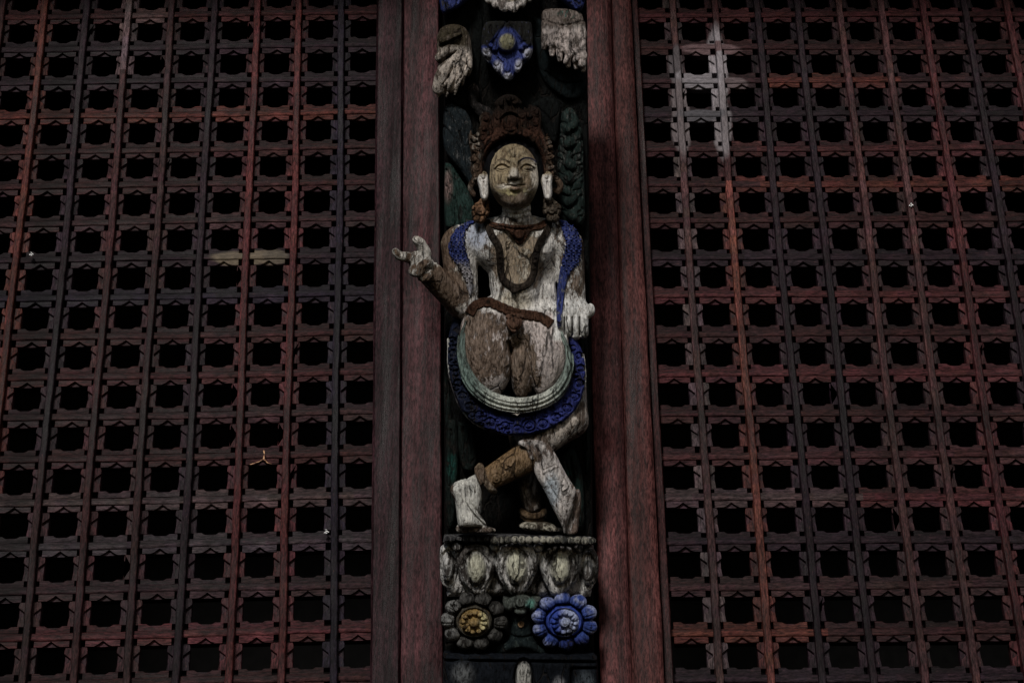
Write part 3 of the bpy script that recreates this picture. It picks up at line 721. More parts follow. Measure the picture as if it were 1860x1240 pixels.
# chest jewellery, shawls, belt as shells on the body
def shell_part(name, pts, off, col, dmin, deco=None, amp=.4, label=None, box=None, inner=6):
    G = BODY.same(); us = [p[0] for p in pts]; vs = [p[1] for p in pts]
    i0, i1 = np.searchsorted(G.x, (min(us)-8, max(us)+8)); j0, j1 = np.searchsorted(G.y, (min(vs)-8, max(vs)+8))
    G.x = G.x[i0:i1]; G.y = G.y[j0:j1]; G.F = np.full((len(G.x), len(G.y), len(G.z)), 40., np.float32); G.o = np.array([G.x[0], G.y[0], G.z[0]], float)
    O = BODY.same(); O.F = BODY.F[i0:i1, j0:j1]
    G.shell(O, pts, off, dmin, inner=inner)
    if deco: deco(G)
    return build(name, G, STATUE, col, amp, label=label)
def strip(path, w0, w1=None):
    """outline around a path, half width w0..w1"""
    q = catmull(path, 5); w1 = w0 if w1 is None else w1; l = []; r_ = []
    for i, p in enumerate(q):
        a = q[max(i-1, 0)]; b = q[min(i+1, len(q)-1)]; t = (b-a)/max(np.linalg.norm(b-a), 1e-6); n = np.array([-t[1], t[0]])
        w_ = w0+(w1-w0)*i/(len(q)-1); l.append(tuple(p+n*w_)); r_.append(tuple(p-n*w_))
    return l+r_[::-1]
BRN = (.060, .028, .017)
def collar_deco(G):
    for x in range(890, 1000, 9): G.dot((x, 413+abs(x-942)*-.12+6), 2.6, -1.5)
    G.line([(888, 405), (912, 417), (942, 422), (972, 416), (994, 405)], 1.4, 1.8); G.ell((943, 432, 92), (9, 10, 8), 0, 2); G.ring((943, 431), 10, 1.5, 2.0)
shell_part('necklace', [(884, 400), (900, 408), (940, 415), (975, 410), (994, 399), (996, 408), (984, 420), (966, 424), (954, 440), (943, 448), (932, 438), (922, 424), (900, 420), (886, 412)], 4.5, flatc(BRN, (.06, .032, .02), .45), 40, collar_deco)
gp = [(884, 404), (893, 430), (906, 452), (909, 480), (912, 505), (926, 520), (942, 524), (958, 518), (968, 500), (972, 470), (978, 448), (992, 424), (996, 404)]
def gdeco(G):
    q = catmull(gp, 6)
    for i, p in enumerate(q):
        if i % 2 == 0: G.dot(tuple(p), 2.4, -1.6)
    G.ell((934, 531, 90), (7, 5, 5), 0, 2)
shell_part('garland', strip(gp, 6.4), 5, flatc((.024, .018, .014), (.012, .009, .007), .42), 40, gdeco)
beltp = [(854, 572), (863, 558), (876, 551), (892, 551), (908, 558), (935, 569), (960, 573), (982, 577), (1000, 590)]
def bdeco(G):
    G.line([(864, 556), (890, 551), (910, 562), (940, 569), (980, 572)], 1.6, 1.8)
    for x in range(868, 1000, 11): G.line([(x, 545), (x+1, 596)], 1.2, 1.1)
belt = shell_part('belt', strip(beltp, 8.8), 3.8, flatc((.048, .023, .014), (.02, .012, .008), .45), 30, bdeco)
G = Carve(900, 966, 570, 620, 60, 130, 1.2)
G.poly([(922, 578), (932, 574), (945, 578), (949, 588), (943, 598), (934, 606), (925, 599), (919, 589)], 93, 9, 8, 2)
G.ring((934, 588), 10, 1.4, 2, 1.1)
G.tube([(922, 576, 92), (934, 572, 94), (947, 576, 92)], 3.5, 3.5, 1); G.line([(922, 580), (945, 580)], 1.2, 1.6)
build('buckle', G, belt, flatc((.085, .044, .028), (.035, .02, .014), .44), .4)
def scales(x0, x1, y0, y1, st=9, amp=-2.8):
    def f(G):
        for j, y in enumerate(np.arange(y0, y1, st)):
            for x in np.arange(x0+(j % 2)*st/2, x1, st): G.ring((x, y), st*.36, 1.1, amp*-.8); G.dot((x, y), 1.6, amp)
    return f
blue = lambda w_=.33: (lambda p: (cst(ULTRA), cst((.035, .034, .045)), w_+.16*vn(p, 14)+.0*p[:, 0]))
shell_part('shawl', [(868, 403), (848, 406), (828, 420), (817, 446), (820, 468), (836, 492), (847, 515), (856, 540), (862, 520), (858, 490), (850, 462), (846, 440), (850, 420)], 5,
           lambda p: (lay(np.tile(cst(ULTRA), (len(p), 1)), (.40, .40, .42), sm(p[:, 1], 470, 500)*.6), cst((.15, .14, .15)), .38+.17*vn(p, 10)+.16*sm(p[:, 1], 465, 500)), 40, scales(822, 862, 410, 515, 8), label='blue shawl end over the shoulder by the raised hand')
shell_part('shawl', [(1013, 401), (1030, 406), (1048, 422), (1055, 450), (1050, 480), (1031, 504), (1022, 545), (1018, 590), (1010, 592), (1010, 540), (1016, 490), (1024, 450), (1020, 425)], 5,
           lambda p: (cst(ULTRA), cst((.15, .15, .17)), .37+.18*vn(p, 10)+.08*sm(p[:, 1], 500, 530)), 24, scales(1022, 1054, 412, 500, 9), label='blue shawl end over the shoulder above the lowered hand')

rr = np.random.RandomState(5)
# sash (pale pleated hip cloth) and the blue hem below it
S = Carve(808, 1076, 560, 800, -6, 128, 1.4)
ip = [(850, 582), (842, 612), (842, 645), (850, 676), (868, 703), (896, 722), (930, 731), (962, 730), (994, 719), (1018, 697), (1031, 665), (1030, 636), (1018, 605)]
def off_path(path, k_, c=(936, 600)):   # push outward from c with a bottom bias
    out = []
    for x, y in path:
        dx, dy = x-c[0], y-c[1]; L_ = math.hypot(dx, dy); out.append((x+dx/L_*k_, y+dy/L_*k_))
    return out
wid = lambda i, n: 5+9*math.sin(math.pi*i/(n-1))**.8
def ribbon(Gx, path, w_in, w_out, dlist, T, Rr):
    pi_, po = [], []; n = len(path)
    for i, (x, y) in enumerate(path):
        f = math.sin(math.pi*min(max(i/(n-1), .0), 1))**.7
        a = off_path([(x, y)], -w_in*(.35+.65*f))[0]; b = off_path([(x, y)], w_out*(.35+.65*f))[0]; pi_.append(a); po.append(b)
    Gx.poly(pi_+po[::-1], dlist, T, Rr, 2)
ribbon(S, ip, 13, 16, (70, 96), 14, 9)
for o_, w_, am in ((-8, 1.6, 1.8), (-2, 1.5, 2.2), (5, 2.4, 4.0), (11, 1.6, 2.0)):
    S.line(off_path(ip, o_), w_, am)
for x in rr.uniform(870, 1020, 16):
    yy = 722+6*math.cos((x-935)/60); S.line([(x, yy-14), (x+1, yy+26)], .8, .9)
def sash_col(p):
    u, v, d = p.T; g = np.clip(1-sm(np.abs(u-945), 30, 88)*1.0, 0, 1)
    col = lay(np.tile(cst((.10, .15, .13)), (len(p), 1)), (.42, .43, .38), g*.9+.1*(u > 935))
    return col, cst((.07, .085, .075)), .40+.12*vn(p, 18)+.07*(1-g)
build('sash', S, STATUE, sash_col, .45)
M = Carve(806, 1076, 560, 802, -6, 120, 1.4)
op = [(834, 576), (829, 615), (831, 660), (841, 702), (860, 736), (892, 756), (930, 764), (970, 761), (1008, 746), (1035, 720), (1047, 682), (1045, 640), (1031, 604)]
ribbon(M, op, 16, 22, (44, 84), 13, 8)
edge = off_path(op, 24); 
rose = [(960, 768, 12), (918, 770, 8), (892, 762, 8), (985, 765, 8), (1008, 754, 8), (940, 773, 6), (872, 750, 7), (1028, 738, 8), (1042, 718, 7), (1050, 694, 7), (855, 735, 7), (842, 716, 7), (834, 694, 7), (828, 668, 7), (825, 642, 7), (1053, 668, 7), (1050, 645, 6), (824, 618, 6), (905, 748, 5), (935, 750, 5), (1000, 740, 5), (875, 768, 5), (1016, 766, 4), (847, 750, 4)]
for x, y, r_ in rose:
    M.ring((x, y), r_, 1.5, 3.4, .85); M.ring((x, y), r_*.55, 1.3, 2.6, .85); M.dot((x-r_*.77, y+r_*.1), 2.2, -2); M.dot((x, y), 1.6, 1.6); M.dot((x+r_*.8, y-r_*.8), 2, -1.6)
for i in range(46):
    x, y = catmull(op, 6)[rr.randint(6, 68)]; a_ = off_path([(x, y)], rr.uniform(-8, 18))[0]; q_ = rr.uniform(3, 6); M.ring(a_, q_, 1.2, 2.4, .85); M.dot((a_[0]+q_*.8, a_[1]), 1.6, -1.8)
for i in range(60):
    x, y = catmull(op, 6)[min(i+4, 70)]; x += rr.uniform(-10, 14)*math.copysign(1, x-936)*.6; y += rr.uniform(-8, 12); M.dot((x, y), 1.7, -1.8)
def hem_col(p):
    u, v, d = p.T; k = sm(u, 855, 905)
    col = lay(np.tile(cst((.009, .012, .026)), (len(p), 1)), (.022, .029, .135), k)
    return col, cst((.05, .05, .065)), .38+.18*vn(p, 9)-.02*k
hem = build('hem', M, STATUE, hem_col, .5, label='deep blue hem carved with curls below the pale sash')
G = Carve(800, 1080, 560, 806, -6, 110, 1.3)
rim = []
n_ = len(op)
for i, (x, y) in enumerate(op):
    f = math.sin(math.pi*i/(n_-1))**.7; a = off_path([(x, y)], 21*(.35+.65*f))[0]; rim.append((a[0], a[1], 42+38*min(1, max(0, (y-560)/215))))
G.tube(rim[1:-1], 2.6, 2.8, 1)
build('rim', G, hem, lambda p: (lay(np.tile(cst((.34, .33, .31)), (len(p), 1)), (.16, .18, .42), blob(p, 950, 785, 60, 20)), cst((.05, .045, .05)), .46+.12*vn(p, 8)), .5)

# hanging cloth end between the legs
G = Carve(930, 1070, 780, 968, 20, 118, 1.3)
G.poly([(942, 800), (952, 793), (985, 796), (1000, 808), (1012, 828), (1030, 862), (1044, 884), (1040, 912), (1030, 938), (1024, 963), (1017, 945), (1002, 915), (988, 886), (972, 858), (962, 828)], (82, 72), 14, 15, 3)
G.tube([(946, 800, 88), (958, 806, 92), (966, 826, 92)], 5, 4, 2)
G.line([(964, 800), (978, 840), (1000, 882), (1014, 902)], 2, 3.2); G.line([(975, 800), (990, 842), (1012, 880), (1018, 900)], 1.4, 1.8); G.line([(1022, 862), (1014, 892), (1020, 940)], 1.6, 2.4)
G.line([(984, 848), (1008, 838)], 1.1, 1.5); G.line([(986, 852), (1011, 841)], 1.0, -1.5)
for y in (826, 868, 884, 905): G.line([(976+(y-826)*.45, y), (1004+(y-826)*.45, y-7)], .8, .7)
G.poly([(1040, 886), (1050, 884), (1054, 905), (1050, 940), (1046, 962), (1026, 962), (1034, 930)], 60, 10, 6, 2)
build('leg_cloth', G, STATUE, lambda p: (lay(np.tile(cst((.44, .40, .38)), (len(p), 1)), (.32, .36, .40), blob(p, 1000, 885, 14, 30)), cst((.10, .07, .055)), .44+.16*vn(p*np.array([1, .5, 1]), 12)+.10*sm(p[:, 0], 1034, 1042)), .5)
# anklets
G = Carve(856, 904, 832, 898, 40, 112, 1.1)
G.tube([(873, 842, 72), (876, 852, 92), (882, 866, 97), (892, 880, 92), (898, 886, 76)], 6.5, 6, 1.5); G.tube([(868, 846, 72), (870, 856, 90), (876, 870, 95)], 5, 4, 1.5)
build('anklet', G, STATUE, flatc((.22, .16, .10), (.09, .06, .04), .47), .5, label='dull gold anklet above the lifted white foot')
G = Carve(940, 1000, 915, 945, 0, 70, 1.2)
G.tube([(948, 926, 28), (956, 931, 46), (968, 933, 50), (982, 931, 46), (988, 926, 28)], 6, 6, 1); G.tube([(948, 935, 28), (958, 940, 44), (968, 941, 47), (980, 940, 44), (988, 935, 28)], 4, 4, 1)
build('anklet', G, STATUE, flatc((.10, .065, .035), (.05, .032, .02), .47), .4, label='dark brown anklet on the shaded rear foot')

# ------------------------------------------------------------------ the strut round the figure
# backboard: plank with a hollow behind the legs, rounded sides
G = Carve(800, 1090, -60, 1320, -62, 4, 3.0)
G.poly([(806, -80), (1066, -80), (1082, 1340), (806, 1340)], -30, 24, 3, 0, False)
def board_col(p):
    return cst((.004, .0045, .0045)), cst((.005, .0045, .004)), .5+.1*vn(p, 30)
build('backboard', G, STRUT, board_col, .8)
# foliage
DKG = (.013, .019, .020); DKG2 = (.017, .036, .031)
def leaf(name, pts, d, T, Rr, veins, colf, box=None, h=1.4, extra=None, amp=.7, label=None, pad=8):
    us = [p[0] for p in pts]; vs = [p[1] for p in pts]; da, db = d if isinstance(d, tuple) else (d, d)
    G = Carve(min(us)-pad, max(us)+pad, min(vs)-pad, max(vs)+pad, min(da, db)-T-30, max(da, db)+T+14+pad/2, h)
    G.poly(pts, d, T, Rr, 2, back=T+14)
    for v_ in veins: G.line(v_[0], v_[1], v_[2])
    if extra: extra(G)
    return build(name, G, STRUT, colf, amp, label=label)
fol = lambda c=DKG, b=(.035, .034, .03), w_=.45: (lambda p: (cst(c), cst(b), w_+.16*vn(p, 16)))
leaf('leaf', [(806, 198), (820, 190), (848, 205), (860, 240), (858, 280), (868, 320), (856, 340), (838, 312), (818, 290), (806, 262)], (10, 24), 14, 12,
     [([(812, 205), (835, 245), (856, 320)], 2.2, 3.5), ([(806, 230), (826, 255), (848, 300)], 1.8, 3), ([(824, 195), (846, 230), (856, 270)], 1.8, 3), ([(815, 218), (835, 262)], 1.4, 2)],
     fol((.012, .017, .020), (.06, .062, .062), .41), label='dark leaf sweeping down left of the crown')
leaf('leaf', [(808, 296), (822, 300), (836, 322), (850, 345), (862, 372), (862, 402), (846, 420), (822, 418), (808, 400)], 8, 14, 12,
     [([(812, 310), (830, 350), (850, 400)], 2.2, 3), ([(812, 340), (826, 370), (838, 412)], 1.8, 2.6), ([(826, 318), (848, 362)], 1.5, 2.4)],
     lambda p: (lay(np.tile(cst(DKG2), (len(p), 1)), (.16, .10, .09), blob(p, 814, 340, 8, 26)), cst((.03, .035, .032)), .43+.2*vn(p, 9)), label='green leaf at the left shoulder')
def colx(G):
    for i, y in enumerate(range(225, 400, 13)):
        a, b = rg.uniform(-6, 6), rg.uniform(-7, 7); G.line([(1034+a, y+12), (1022+b, y+2), (1014, y-6+a)], 1.8, 2.4); G.line([(1037, y+12+b), (1050+a, y+2), (1056, y-5+b)], 1.8, 2.2); G.ell((1035+b, y+4+a, 22), (5+rg.uniform(0, 5), 9, 8), a*6, 4)
leaf('leaf', [(1020, 205), (1036, 196), (1050, 215), (1058, 250), (1060, 300), (1062, 360), (1060, 404), (1040, 412), (1020, 402), (1016, 360), (1012, 300), (1016, 250)], 6, 16, 12,
     [([(1035, 210), (1038, 300), (1036, 400)], 2.4, 3)], fol((.014, .023, .021), (.05, .052, .048), .45), extra=colx, label='tall veined leaf right of the head')
leaf('leaf', [(962, 196), (980, 180), (1006, 176), (1018, 196), (1014, 240), (1008, 262), (994, 250), (980, 215)], -2, 12, 10, [([(975, 195), (1000, 220), (1006, 250)], 2, 3)], fol((.005, .006, .006), (.007, .007, .007), .4))
leaf('leaf', [(850, 160), (862, 150), (872, 168), (870, 186), (892, 198), (898, 216), (880, 222), (862, 205), (850, 188)], 2, 12, 9, [([(862, 165), (872, 200), (888, 212)], 2, 2.5)], fol((.014, .013, .013), (.06, .05, .048), .45), label='small grey twig-like leaf left of the crown')
for i, (pts, ve) in enumerate((
    ([(812, 760), (830, 770), (832, 850), (826, 945), (812, 955), (808, 860)], [([(820, 780), (820, 940)], 2, 3)]),
    ([(832, 766), (852, 770), (864, 800), (866, 835), (858, 856), (840, 850), (832, 810)], [([(842, 775), (846, 845)], 2, 3), ([(854, 780), (858, 840)], 1.6, 2)]),
    ([(1014, 830), (1034, 812), (1050, 830), (1060, 880), (1060, 955), (1044, 960), (1036, 900)], [([(1036, 830), (1052, 950)], 2.2, 3.4), ([(1026, 835), (1046, 900)], 1.6, 2.5)]),
    ([(1056, 560), (1066, 600), (1070, 700), (1072, 820), (1064, 860), (1058, 760), (1050, 640)], [([(1060, 600), (1064, 820)], 1.6, 2.2)]),
    ([(808, 600), (818, 600), (816, 700), (822, 780), (812, 800), (806, 720)], [([(812, 620), (812, 780)], 1.6, 2.2)]))):
    leaf('leaf', pts, 2 if i < 3 else -8, 13, 9, ve, lambda p: (lay(np.tile(cst((.009, .013, .012)), (len(p), 1)), (.010, .050, .042), np.clip(blob(p, 822, 845, 9, 22)+blob(p, 1030, 862, 8, 8)+blob(p, 1048, 905, 8, 30)*.3, 0, 1)), cst((.018, .016, .014)), .44+.18*vn(p, 12)))
# a small worn fruit on the lower left leaf
# top ornaments
def topblue(G):
    G.ell((921, 84, 48), (17, 19, 12), 45, 2)
    G.line([(921, 45), (905, 70), (896, 88), (921, 104), (946, 88), (936, 68), (921, 45)], 2, 3.2)
    for (x, y, r_, a) in ((884, 100, 9, 30), (902, 122, 10, 14), (921, 134, 11, 0), (940, 124, 10, -14), (956, 104, 9, -30), (893, 92, 8, 60), (952, 90, 8, -60)):
        G.ell((x, y, 42), (r_*.8, r_*1.6, 10), -a, 2); G.ring((x, y-3), r_*.6, 1.4, 2, 1.3); G.line([(x, y-8), (x, y+12)], 1.3, 1.6)
def topblue_col(p):
    u, v, d = p.T; col = np.tile(cst(ULTRA), (len(p), 1))
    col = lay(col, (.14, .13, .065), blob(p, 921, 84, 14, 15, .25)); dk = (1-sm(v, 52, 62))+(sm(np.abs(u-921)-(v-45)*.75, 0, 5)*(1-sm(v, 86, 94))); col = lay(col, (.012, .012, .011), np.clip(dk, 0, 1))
    tips = np.clip(blob(p, 884, 104, 8, 14)+blob(p, 905, 130, 8, 12)+blob(p, 922, 146, 9, 7)+blob(p, 944, 128, 8, 12)+blob(p, 960, 100, 9, 14), 0, 1)*sm(v, 92, 98)
    return lay(col, (.42, .42, .48), tips*.75), cst((.03, .032, .06)), .38+.15*vn(p, 10)
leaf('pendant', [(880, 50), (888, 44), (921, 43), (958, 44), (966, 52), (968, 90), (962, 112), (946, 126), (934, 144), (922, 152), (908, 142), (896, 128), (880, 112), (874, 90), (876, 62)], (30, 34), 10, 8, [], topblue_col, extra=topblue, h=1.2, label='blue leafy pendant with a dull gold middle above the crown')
def paw(G):
    for i, (x0, x1, y1, r_) in enumerate(((992, 988, 92, 9), (1002, 1002, 104, 9), (1014, 1016, 114, 10), (1028, 1031, 124, 10), (1042, 1046, 128, 10), (1054, 1058, 132, 8))):
        G.tube([(x0, 48, 40), ((x0+x1)/2, 74, 46), (x1, y1, 38)], r_, 5, 2); G.line([(x0, 55), (x1, y1)], 1.4, 1.8)
        for y in range(58+7*(i % 3), y1-8, 17): G.ell((x0+(x1-x0)*(y-50)/70+rr.uniform(-3, 3), y+rr.uniform(-4, 4), 45), (6+rr.uniform(-2, 2), 9+rr.uniform(-2, 4), 8), rr.uniform(-30, 30), 3)
    G.line([(988, 44), (1020, 54), (1058, 46)], 2.4, 3)
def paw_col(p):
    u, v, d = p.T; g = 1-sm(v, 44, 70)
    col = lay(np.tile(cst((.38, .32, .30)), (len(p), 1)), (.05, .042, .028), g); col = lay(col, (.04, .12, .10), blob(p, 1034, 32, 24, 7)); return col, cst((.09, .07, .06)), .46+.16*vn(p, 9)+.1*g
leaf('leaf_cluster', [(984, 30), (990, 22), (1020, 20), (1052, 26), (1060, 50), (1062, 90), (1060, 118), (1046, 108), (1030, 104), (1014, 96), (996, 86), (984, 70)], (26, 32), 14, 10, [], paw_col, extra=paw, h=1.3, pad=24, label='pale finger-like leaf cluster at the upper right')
def lcl(G):
    G.tube([(800, 110, 40), (815, 98, 46), (832, 98, 46), (846, 110, 40)], 9, 7, 3); G.tube([(800, 165, 36), (806, 140, 44), (822, 120, 46), (832, 108, 44)], 13, 8, 3)
    G.tube([(820, 165, 34), (832, 146, 42), (846, 130, 40), (850, 115, 34)], 9, 7, 3)
    for (x0, y0, x1, y1, q) in ((812, 130, 797, 180, 9), (822, 128, 812, 180, 8), (834, 122, 827, 176, 8), (842, 116, 840, 160, 7), (850, 110, 852, 142, 7), (806, 80, 840, 66, 8)):
        G.tube([(x0, y0, 42), ((x0+x1)/2+4, (y0+y1)/2, 48), (x1, y1, 36)], q, 1.8, 2)
    for a, b in (((798, 120), (830, 100)), ((806, 160), (826, 120)), ((816, 172), (836, 128)), ((830, 158), (848, 122)), ((800, 90), (838, 72))): G.line([a, ((a[0]+b[0])/2+3, (a[1]+b[1])/2), b], 1.8, 3)
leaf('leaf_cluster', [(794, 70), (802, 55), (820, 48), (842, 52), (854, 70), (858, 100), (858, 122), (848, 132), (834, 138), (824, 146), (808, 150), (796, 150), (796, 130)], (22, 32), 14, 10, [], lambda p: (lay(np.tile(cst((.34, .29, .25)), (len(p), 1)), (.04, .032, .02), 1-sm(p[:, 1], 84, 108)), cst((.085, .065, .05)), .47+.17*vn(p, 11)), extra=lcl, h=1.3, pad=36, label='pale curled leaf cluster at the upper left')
def topc(G):
    for x, y, r_ in ((890, 6, 9), (902, 14, 9), (916, 19, 10), (932, 20, 10), (946, 13, 9), (958, 4, 9)): G.ell((x, y, 44), (r_, r_*1.1, 9), 0, 2); G.line([(x, y-8), (x, y+8)], 1.4, 2)
leaf('leaf_cluster', [(878, -60), (970, -60), (968, -4), (952, 12), (930, 22), (912, 20), (892, 8), (878, -8)], 30, 12, 9, [], lambda p: (lay(np.tile(cst((.46, .42, .40)), (len(p), 1)), (.14, .11, .05), blob(p, 928, 2, 20, 8)), cst((.10, .08, .07)), .44+.15*vn(p, 9)), extra=topc, label='white scalloped leaf edge at the very top, between the blue ones')
leaf('leaf_cluster', [(1000, -60), (1064, -60), (1062, 0), (1054, 24), (1040, 22), (1020, 6), (1004, -8)], 32, 14, 9, [([(1020, -20), (1045, 18)], 2, 3), ([(1040, -20), (1056, 10)], 2, 3)], blue(.34), label='blue leaf at the top right corner')
leaf('leaf_cluster', [(796, -60), (862, -60), (858, -6), (842, 12), (820, 26), (802, 24)], 30, 12, 9, [([(815, -20), (812, 18)], 2, 3), ([(838, -20), (832, 10)], 2, 3)], blue(.42), label='dark blue leaf at the top left corner')
leaf('leaf', [(806, 20), (860, 10), (878, 40), (872, 120), (860, 190), (820, 185), (806, 120)], -8, 10, 8, [([(850, 30), (846, 170)], 2, 3)], fol((.004, .005, .005), (.006, .006, .006), .4))
leaf('leaf', [(968, 30), (990, 40), (1058, 110), (1060, 170), (1030, 182), (990, 150), (972, 100)], -6, 12, 9, [([(990, 130), (1020, 150), (1056, 150)], 2, 3)], fol((.005, .008, .009), (.010, .010, .010), .4))

# lotus pedestal
G = Carve(800, 1088, 956, 1088, -30, 108, 1.3)
G.poly([(808, 976), (1076, 976), (1080, 1040), (1072, 1082), (812, 1082), (806, 1040)], (20, 6), 22, 16, 2, False, back=40)
G.poly([(808, 966), (895, 964), (1000, 966), (1072, 970), (1078, 980), (806, 980)], 46, 26, 6, 2, False)
petals = [(866, 1028, 36, 48, 58), (938, 1024, 40, 50, 66), (1016, 1028, 38, 48, 60), (815, 1028, 22, 46, 44), (1066, 1034, 20, 46, 46)]
for x, y, ru, rv, dd in petals:
    sk = (x-938)*.12
    out = [(x+sk*-.6-ru*.25, y+rv), (x-ru*.75, y+rv*.45), (x-ru, y-rv*.25), (x-ru*.7, y-rv*.8), (x+2, y-rv), (x+ru*.75, y-rv*.8), (x+ru, y-rv*.25), (x+ru*.75, y+rv*.45), (x-sk*.6+ru*.25, y+rv)]
    G.poly(out, (dd-6, dd-24), 14, 12, 2, back=30)
    G.ell((x, y-2, dd-4), (ru*.46, rv*.58, 14), 0, 2)
    inn = [(x+math.cos(a)*ru*.55, y-2+math.sin(a)*rv*.68) for a in np.linspace(0, 2*math.pi, 15)]
    G.line(inn, 2.6, 4.0)
    for s_ in (-1, 1): G.line([(x+s_*ru*.5, y-rv*.6), (x+s_*ru*.82, y), (x+s_*ru*.45, y+rv*.75)], 1.5, 1.6)
    for k_ in (-.25, 0, .25): G.line([(x+ru*k_, y+rv*.3), (x+ru*k_*.6, y+rv*.95)], 1.6, 2)
for x, y, dd in ((899, 984, 62), (978, 986, 62), (1048, 988, 56), (832, 986, 54)):
    G.ell((x, y, dd), (11, 10, 12), 0, 2); G.cap((x, y+6, dd-2), (x, y+30, dd-14), 8, 3, 2); G.ring((x, y), 10, 1.6, 2.0)
for x in range(818, 895, 12): G.line([(x, 968), (x, 979)], 1.3, 1.6)
def ped_col(p):
    u, v, d = p.T; N = len(p)
    col = np.tile(cst((.40, .39, .38)), (N, 1)); bare = np.tile(cst((.055, .048, .044)), (N, 1)); wear = np.full(N, .50)
    for x, y, ru, rv, dd in petals[:3]:
        m = blob(p, x, y-4, ru*.45, rv*.55, .25); col = lay(col, (.44, .43, .33), m); wear -= .10*m; bare = lay(bare, (.12, .10, .07), m)
    tp = 1-sm(v, 980, 988); col = lay(col, (.07, .068, .07), tp*(1-sm(u, 1000, 1040)*.7)); bare = lay(bare, (.03, .03, .032), tp)
    wear -= .04*sm(v, 1040, 1070); wear += .04*blob(p, 1066, 1040, 18, 40)
    return col, bare, wear+.16*vn(p*np.array([1, .4, 1]), 12)
PED = build('lotus_pedestal', G, STRUT, ped_col, .6)
for i, x in enumerate(np.arange(898, 1073, 12.4)):
    G = Carve(x-9, x+9, 961, 983, 66, 98, 1.1)
    G.ell((x, 972+rr.uniform(-.6, .6)+max(0, (x-1000)*.03), 82), (6.8+rr.uniform(-.6, .6), 7+rr.uniform(-.5, .8), 8), 0, 0)
    k_ = .5 if x > 1000 or 930 < x < 1000 else .25
    build('bead', G, PED, flatc(tuple(k_*q for q in (.5, .47, .38)), (.04, .04, .038), .40+rr.uniform(-.05, .08)), .4)
# centre bud and column between the flowers
def budx(G):
    G.ell((946, 1086, 46), (20, 14, 16), 0, 3); G.ell((927, 1092, 42), (12, 12, 12), 0, 3); G.ell((964, 1092, 42), (12, 12, 12), 0, 3); G.ell((945, 1103, 44), (12, 8, 12), 0, 3)
    G.ring((944, 1086), 10, 1.6, 2.2); G.line([(927, 1084), (932, 1104)], 1.5, 2); G.line([(965, 1084), (958, 1104)], 1.5, 2)
leaf('bud', [(914, 1078), (978, 1078), (976, 1094), (962, 1106), (944, 1112), (926, 1104), (914, 1094)], 30, 12, 8, [], lambda p: (lay(np.tile(cst((.065, .075, .066)), (len(p), 1)), (.06, .20, .16), blob(p, 963, 1090, 8, 9)), cst((.05, .055, .05)), .44+.16*vn(p, 8)), extra=budx, h=1.2, label='small greenish bud between the two flowers')
def colm(G):
    G.ring((946, 1128), 5, 1.5, -2); G.ell((946, 1128, 46), (3, 3, 12), 0, 1, True)
    G.line([(926, 1148), (946, 1152), (970, 1148)], 2, 2.5); G.tube([(908, 1176, 26), (930, 1166, 34), (946, 1162, 38), (966, 1168, 34), (984, 1178, 26)], 8, 6, 3)
leaf('stem', [(924, 1100), (970, 1100), (966, 1140), (972, 1160), (990, 1184), (902, 1184), (920, 1160), (928, 1140)], 20, 14, 10, [], lambda p: (lay(np.tile(cst((.008, .012, .013)), (len(p), 1)), (.26, .15, .07), blob(p, 946, 1128, 5.5, 5.5, .3)), cst((.03, .04, .038)), .44+.12*vn(p, 12)), extra=colm, h=1.3)
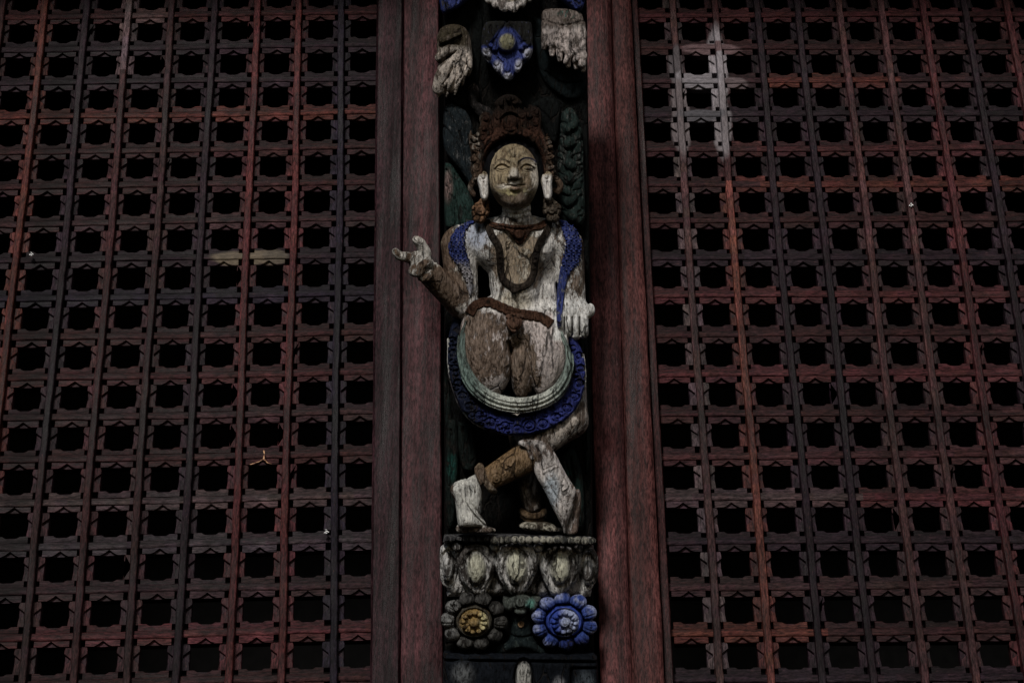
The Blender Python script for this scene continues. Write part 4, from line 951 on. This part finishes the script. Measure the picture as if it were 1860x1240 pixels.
# flowers
def flower(cx, cy_, kind):
    G = Carve(cx-70, cx+66, cy_-60, cy_+66, -8, 96, 1.2)
    G.poly([(cx+52*math.cos(a), cy_+46*math.sin(a)) for a in np.linspace(0, 2*math.pi, 17)[:-1]], 22, 16, 10, 2, back=30)
    rr = np.random.RandomState(9); n = 10; a0 = .25 if kind == 'blue' else .05
    for i in range(n):
        a = a0+i*2*math.pi/n; x, y = cx+46*math.cos(a), cy_+40*math.sin(a)
        G.ell((x, y, 40), (15.5+rr.uniform(-1, 1), 14+rr.uniform(-1, 1), 14), 0, 1.5)
        G.line([(cx+36*math.cos(a+.31), cy_+31*math.sin(a+.31)), (cx+60*math.cos(a+.31), cy_+54*math.sin(a+.31))], 2.0, 3.5)
        if kind == 'blue' or i in (0, 5, 6):
            for da in (-.10, .10): G.line([(cx+38*math.cos(a+da), cy_+33*math.sin(a+da)), (cx+56*math.cos(a+da), cy_+50*math.sin(a+da))], 1.1, 1.6)
    G.ring((cx, cy_), 34, 2.6, 5, .9)
    def fc(p):
        u, v, d = p.T; nz = vn(p, 9); N = len(p)
        if kind == 'blue':
            col = np.tile(cst((.027, .050, .20)), (N, 1)); ang = np.arctan2(v-cy_, u-cx); rad = np.hypot(u-cx, (v-cy_)*1.1)
            w_ = sm(rad, 42, 52)*(1-.55*blob(p, cx-4, cy_+44, 40, 18)); col = lay(col, (.30, .33, .48), w_*.62*sm(nz, -.25, .2))
            col = lay(col, (.015, .02, .10), blob(p, cx+22, cy_+42, 34, 14)*.8)
            return col, cst((.03, .035, .07)), .36+.18*nz
        return lay(np.tile(cst((.05, .048, .045)), (N, 1)), (.16, .16, .155), (1-sm(u, cx-40, cx-20))*.7), cst((.016, .015, .014)), .44+.2*nz
    f = build('flower', G, STRUT, fc, .55, label='bright blue carved flower below the pedestal, right' if kind == 'blue' else 'dark grey carved flower with a worn gold heart, below the pedestal, left')
    D = Carve(cx-38, cx+38, cy_-36, cy_+36, 20, 96, 1.0)
    D.ell((cx, cy_, 40), (33, 30, 16), 0, 0); D.ring((cx, cy_), 29, 1.8, -2.4, .9); D.ring((cx, cy_), 26, 1.8, 2.6, .9)
    m = 12
    for i in range(m):
        a = i*2*math.pi/m+.1; D.ell((cx+19*math.cos(a), cy_+17*math.sin(a), 54), (5.2, 4.6, 6), 0, 1)
        D.line([(cx+12*math.cos(a+.26), cy_+11*math.sin(a+.26)), (cx+25*math.cos(a+.26), cy_+22*math.sin(a+.26))], 1.1, 2)
    D.ell((cx, cy_, 57), (9.5, 8.8, 8), 0, 0); D.ring((cx, cy_), 11, 1.6, 2.6, .92)
    if kind == 'blue': D.ring((cx, cy_), 4, 1, 1.2)
    def dc(p):
        u, v, d = p.T; nz = vn(p, 6)
        if kind == 'blue':
            col = lay(np.tile(cst((.022, .046, .24)), (len(p), 1)), (.34, .38, .52), np.clip(sm(u, cx-14, cx+6)*(np.hypot(u-cx, v-cy_) < 26)*.75+blob(p, cx, cy_, 8, 8)*.3, 0, 1)); return col, cst((.03, .04, .12)), .32+.16*nz
        col = lay(np.tile(cst((.20, .125, .035)), (len(p), 1)), (.46, .40, .20), blob(p, cx+20, cy_, 10, 24)); col = lay(col, (.05, .045, .035), sm(np.hypot(u-cx, (v-cy_)*1.1), 24, 28))
        return col, cst((.07, .045, .022)), .42+.2*nz
    build('flower_heart', D, f, dc, .4)
flower(862, 1122, 'dark'); flower(1024, 1122, 'blue')
# base block
G = Carve(798, 1094, 1172, 1320, -30, 84, 1.8)
G.poly([(806, 1180), (1076, 1180), (1084, 1188), (1088, 1316), (804, 1316)], 26, 30, 6, 2, False, back=50)
G.line([(806, 1190), (1084, 1193)], 2, 2.5); G.line([(1036, 1205), (1036, 1310)], 2, 3); G.line([(1040, 1204), (1080, 1204)], 2, 3)
G.ell((951, 1222, 54), (14, 32, 9), 0, 3); G.ell((843, 1212, 52), (20, 24, 7), 0, 6); G.ell((1014, 1236, 52), (13, 18, 8), 0, 4)
G.ring((951, 1222), 16, 1.8, 2.5, 2.1)
for x in (944, 951, 958): G.line([(x, 1196), (x, 1248)], 1.2, 1.4)
def base_col(p):
    u, v, d = p.T; col = np.tile(cst((.0065, .008, .011)), (len(p), 1)); m = np.clip(blob(p, 951, 1222, 13, 30, .25), 0, 1)
    col = lay(col, (.36, .35, .32), m); col = lay(col, (.10, .105, .11), blob(p, 842, 1214, 16, 16, .8)*.8); col = lay(col, (.14, .14, .15), blob(p, 1014, 1234, 10, 14, .5)); col = lay(col, (.045, .055, .065), blob(p, 1060, 1235, 18, 26, .3)*.8)
    return col, cst((.006, .0065, .008)), .40+.14*vn(p*np.array([1, .4, 1]), 10)
build('base_block', G, STRUT, base_col, .5)

# ------------------------------------------------------------------ small stuff caught on the lattice
def wire(name, paths, r, col, label, cat, Y):
    vs, fs = [], []
    base = at(paths[0][0][0], paths[0][0][1], Y)
    bm = bmesh.new()
    for path in paths:
        q = catmull([(x, y, 0) for x, y in path], 4); prev = None
        for i, p in enumerate(q):
            c = at(p[0], p[1], Y+.0012*math.sin(i*1.3)); rr_ = r*random.uniform(.5, 1.5)
            ringv = [bm.verts.new((c.x+rr_*math.cos(a), c.y+rr_*math.sin(a)*.8, c.z+rr_*math.sin(a)*.6)) for a in np.linspace(0, 2*math.pi, 7)[:-1]]
            if prev:
                for j in range(6): bm.faces.new((prev[j], prev[(j+1) % 6], ringv[(j+1) % 6], ringv[j]))
            else: bm.faces.new(ringv)
            prev = ringv
        bm.faces.new(prev[::-1])
    o = link(name, tomesh(bm, name), plain(name, col, .5)); return tag(o, label, cat)
wire('dried_sprig', [[(479, 817), (480, 824), (479, 833)], [(455, 843), (470, 838), (479, 834), (486, 840), (493, 842)]], .0007, (.65, .38, .22), 'tiny orange-white dried sprig hanging on the lower left lattice', 'sprig', -.008)

for (x, y, r_, lb) in ((593, 965, .0011, 'tiny white lint tuft on the lower left lattice beside the dark spine near the post'), (57, 461, .0007, 'small white speck of fluff at the left edge of the lattice'), (1655, 372, .0008, 'small white speck of fluff on the right lattice, level with the figure\'s neck')):
    wire('lint_tuft', [[(x-3, y+2), (x, y-2), (x+3, y+1)], [(x-1, y-4), (x+1, y), (x, y+3)]], r_, (.6, .6, .6), lb, 'lint', -.009)
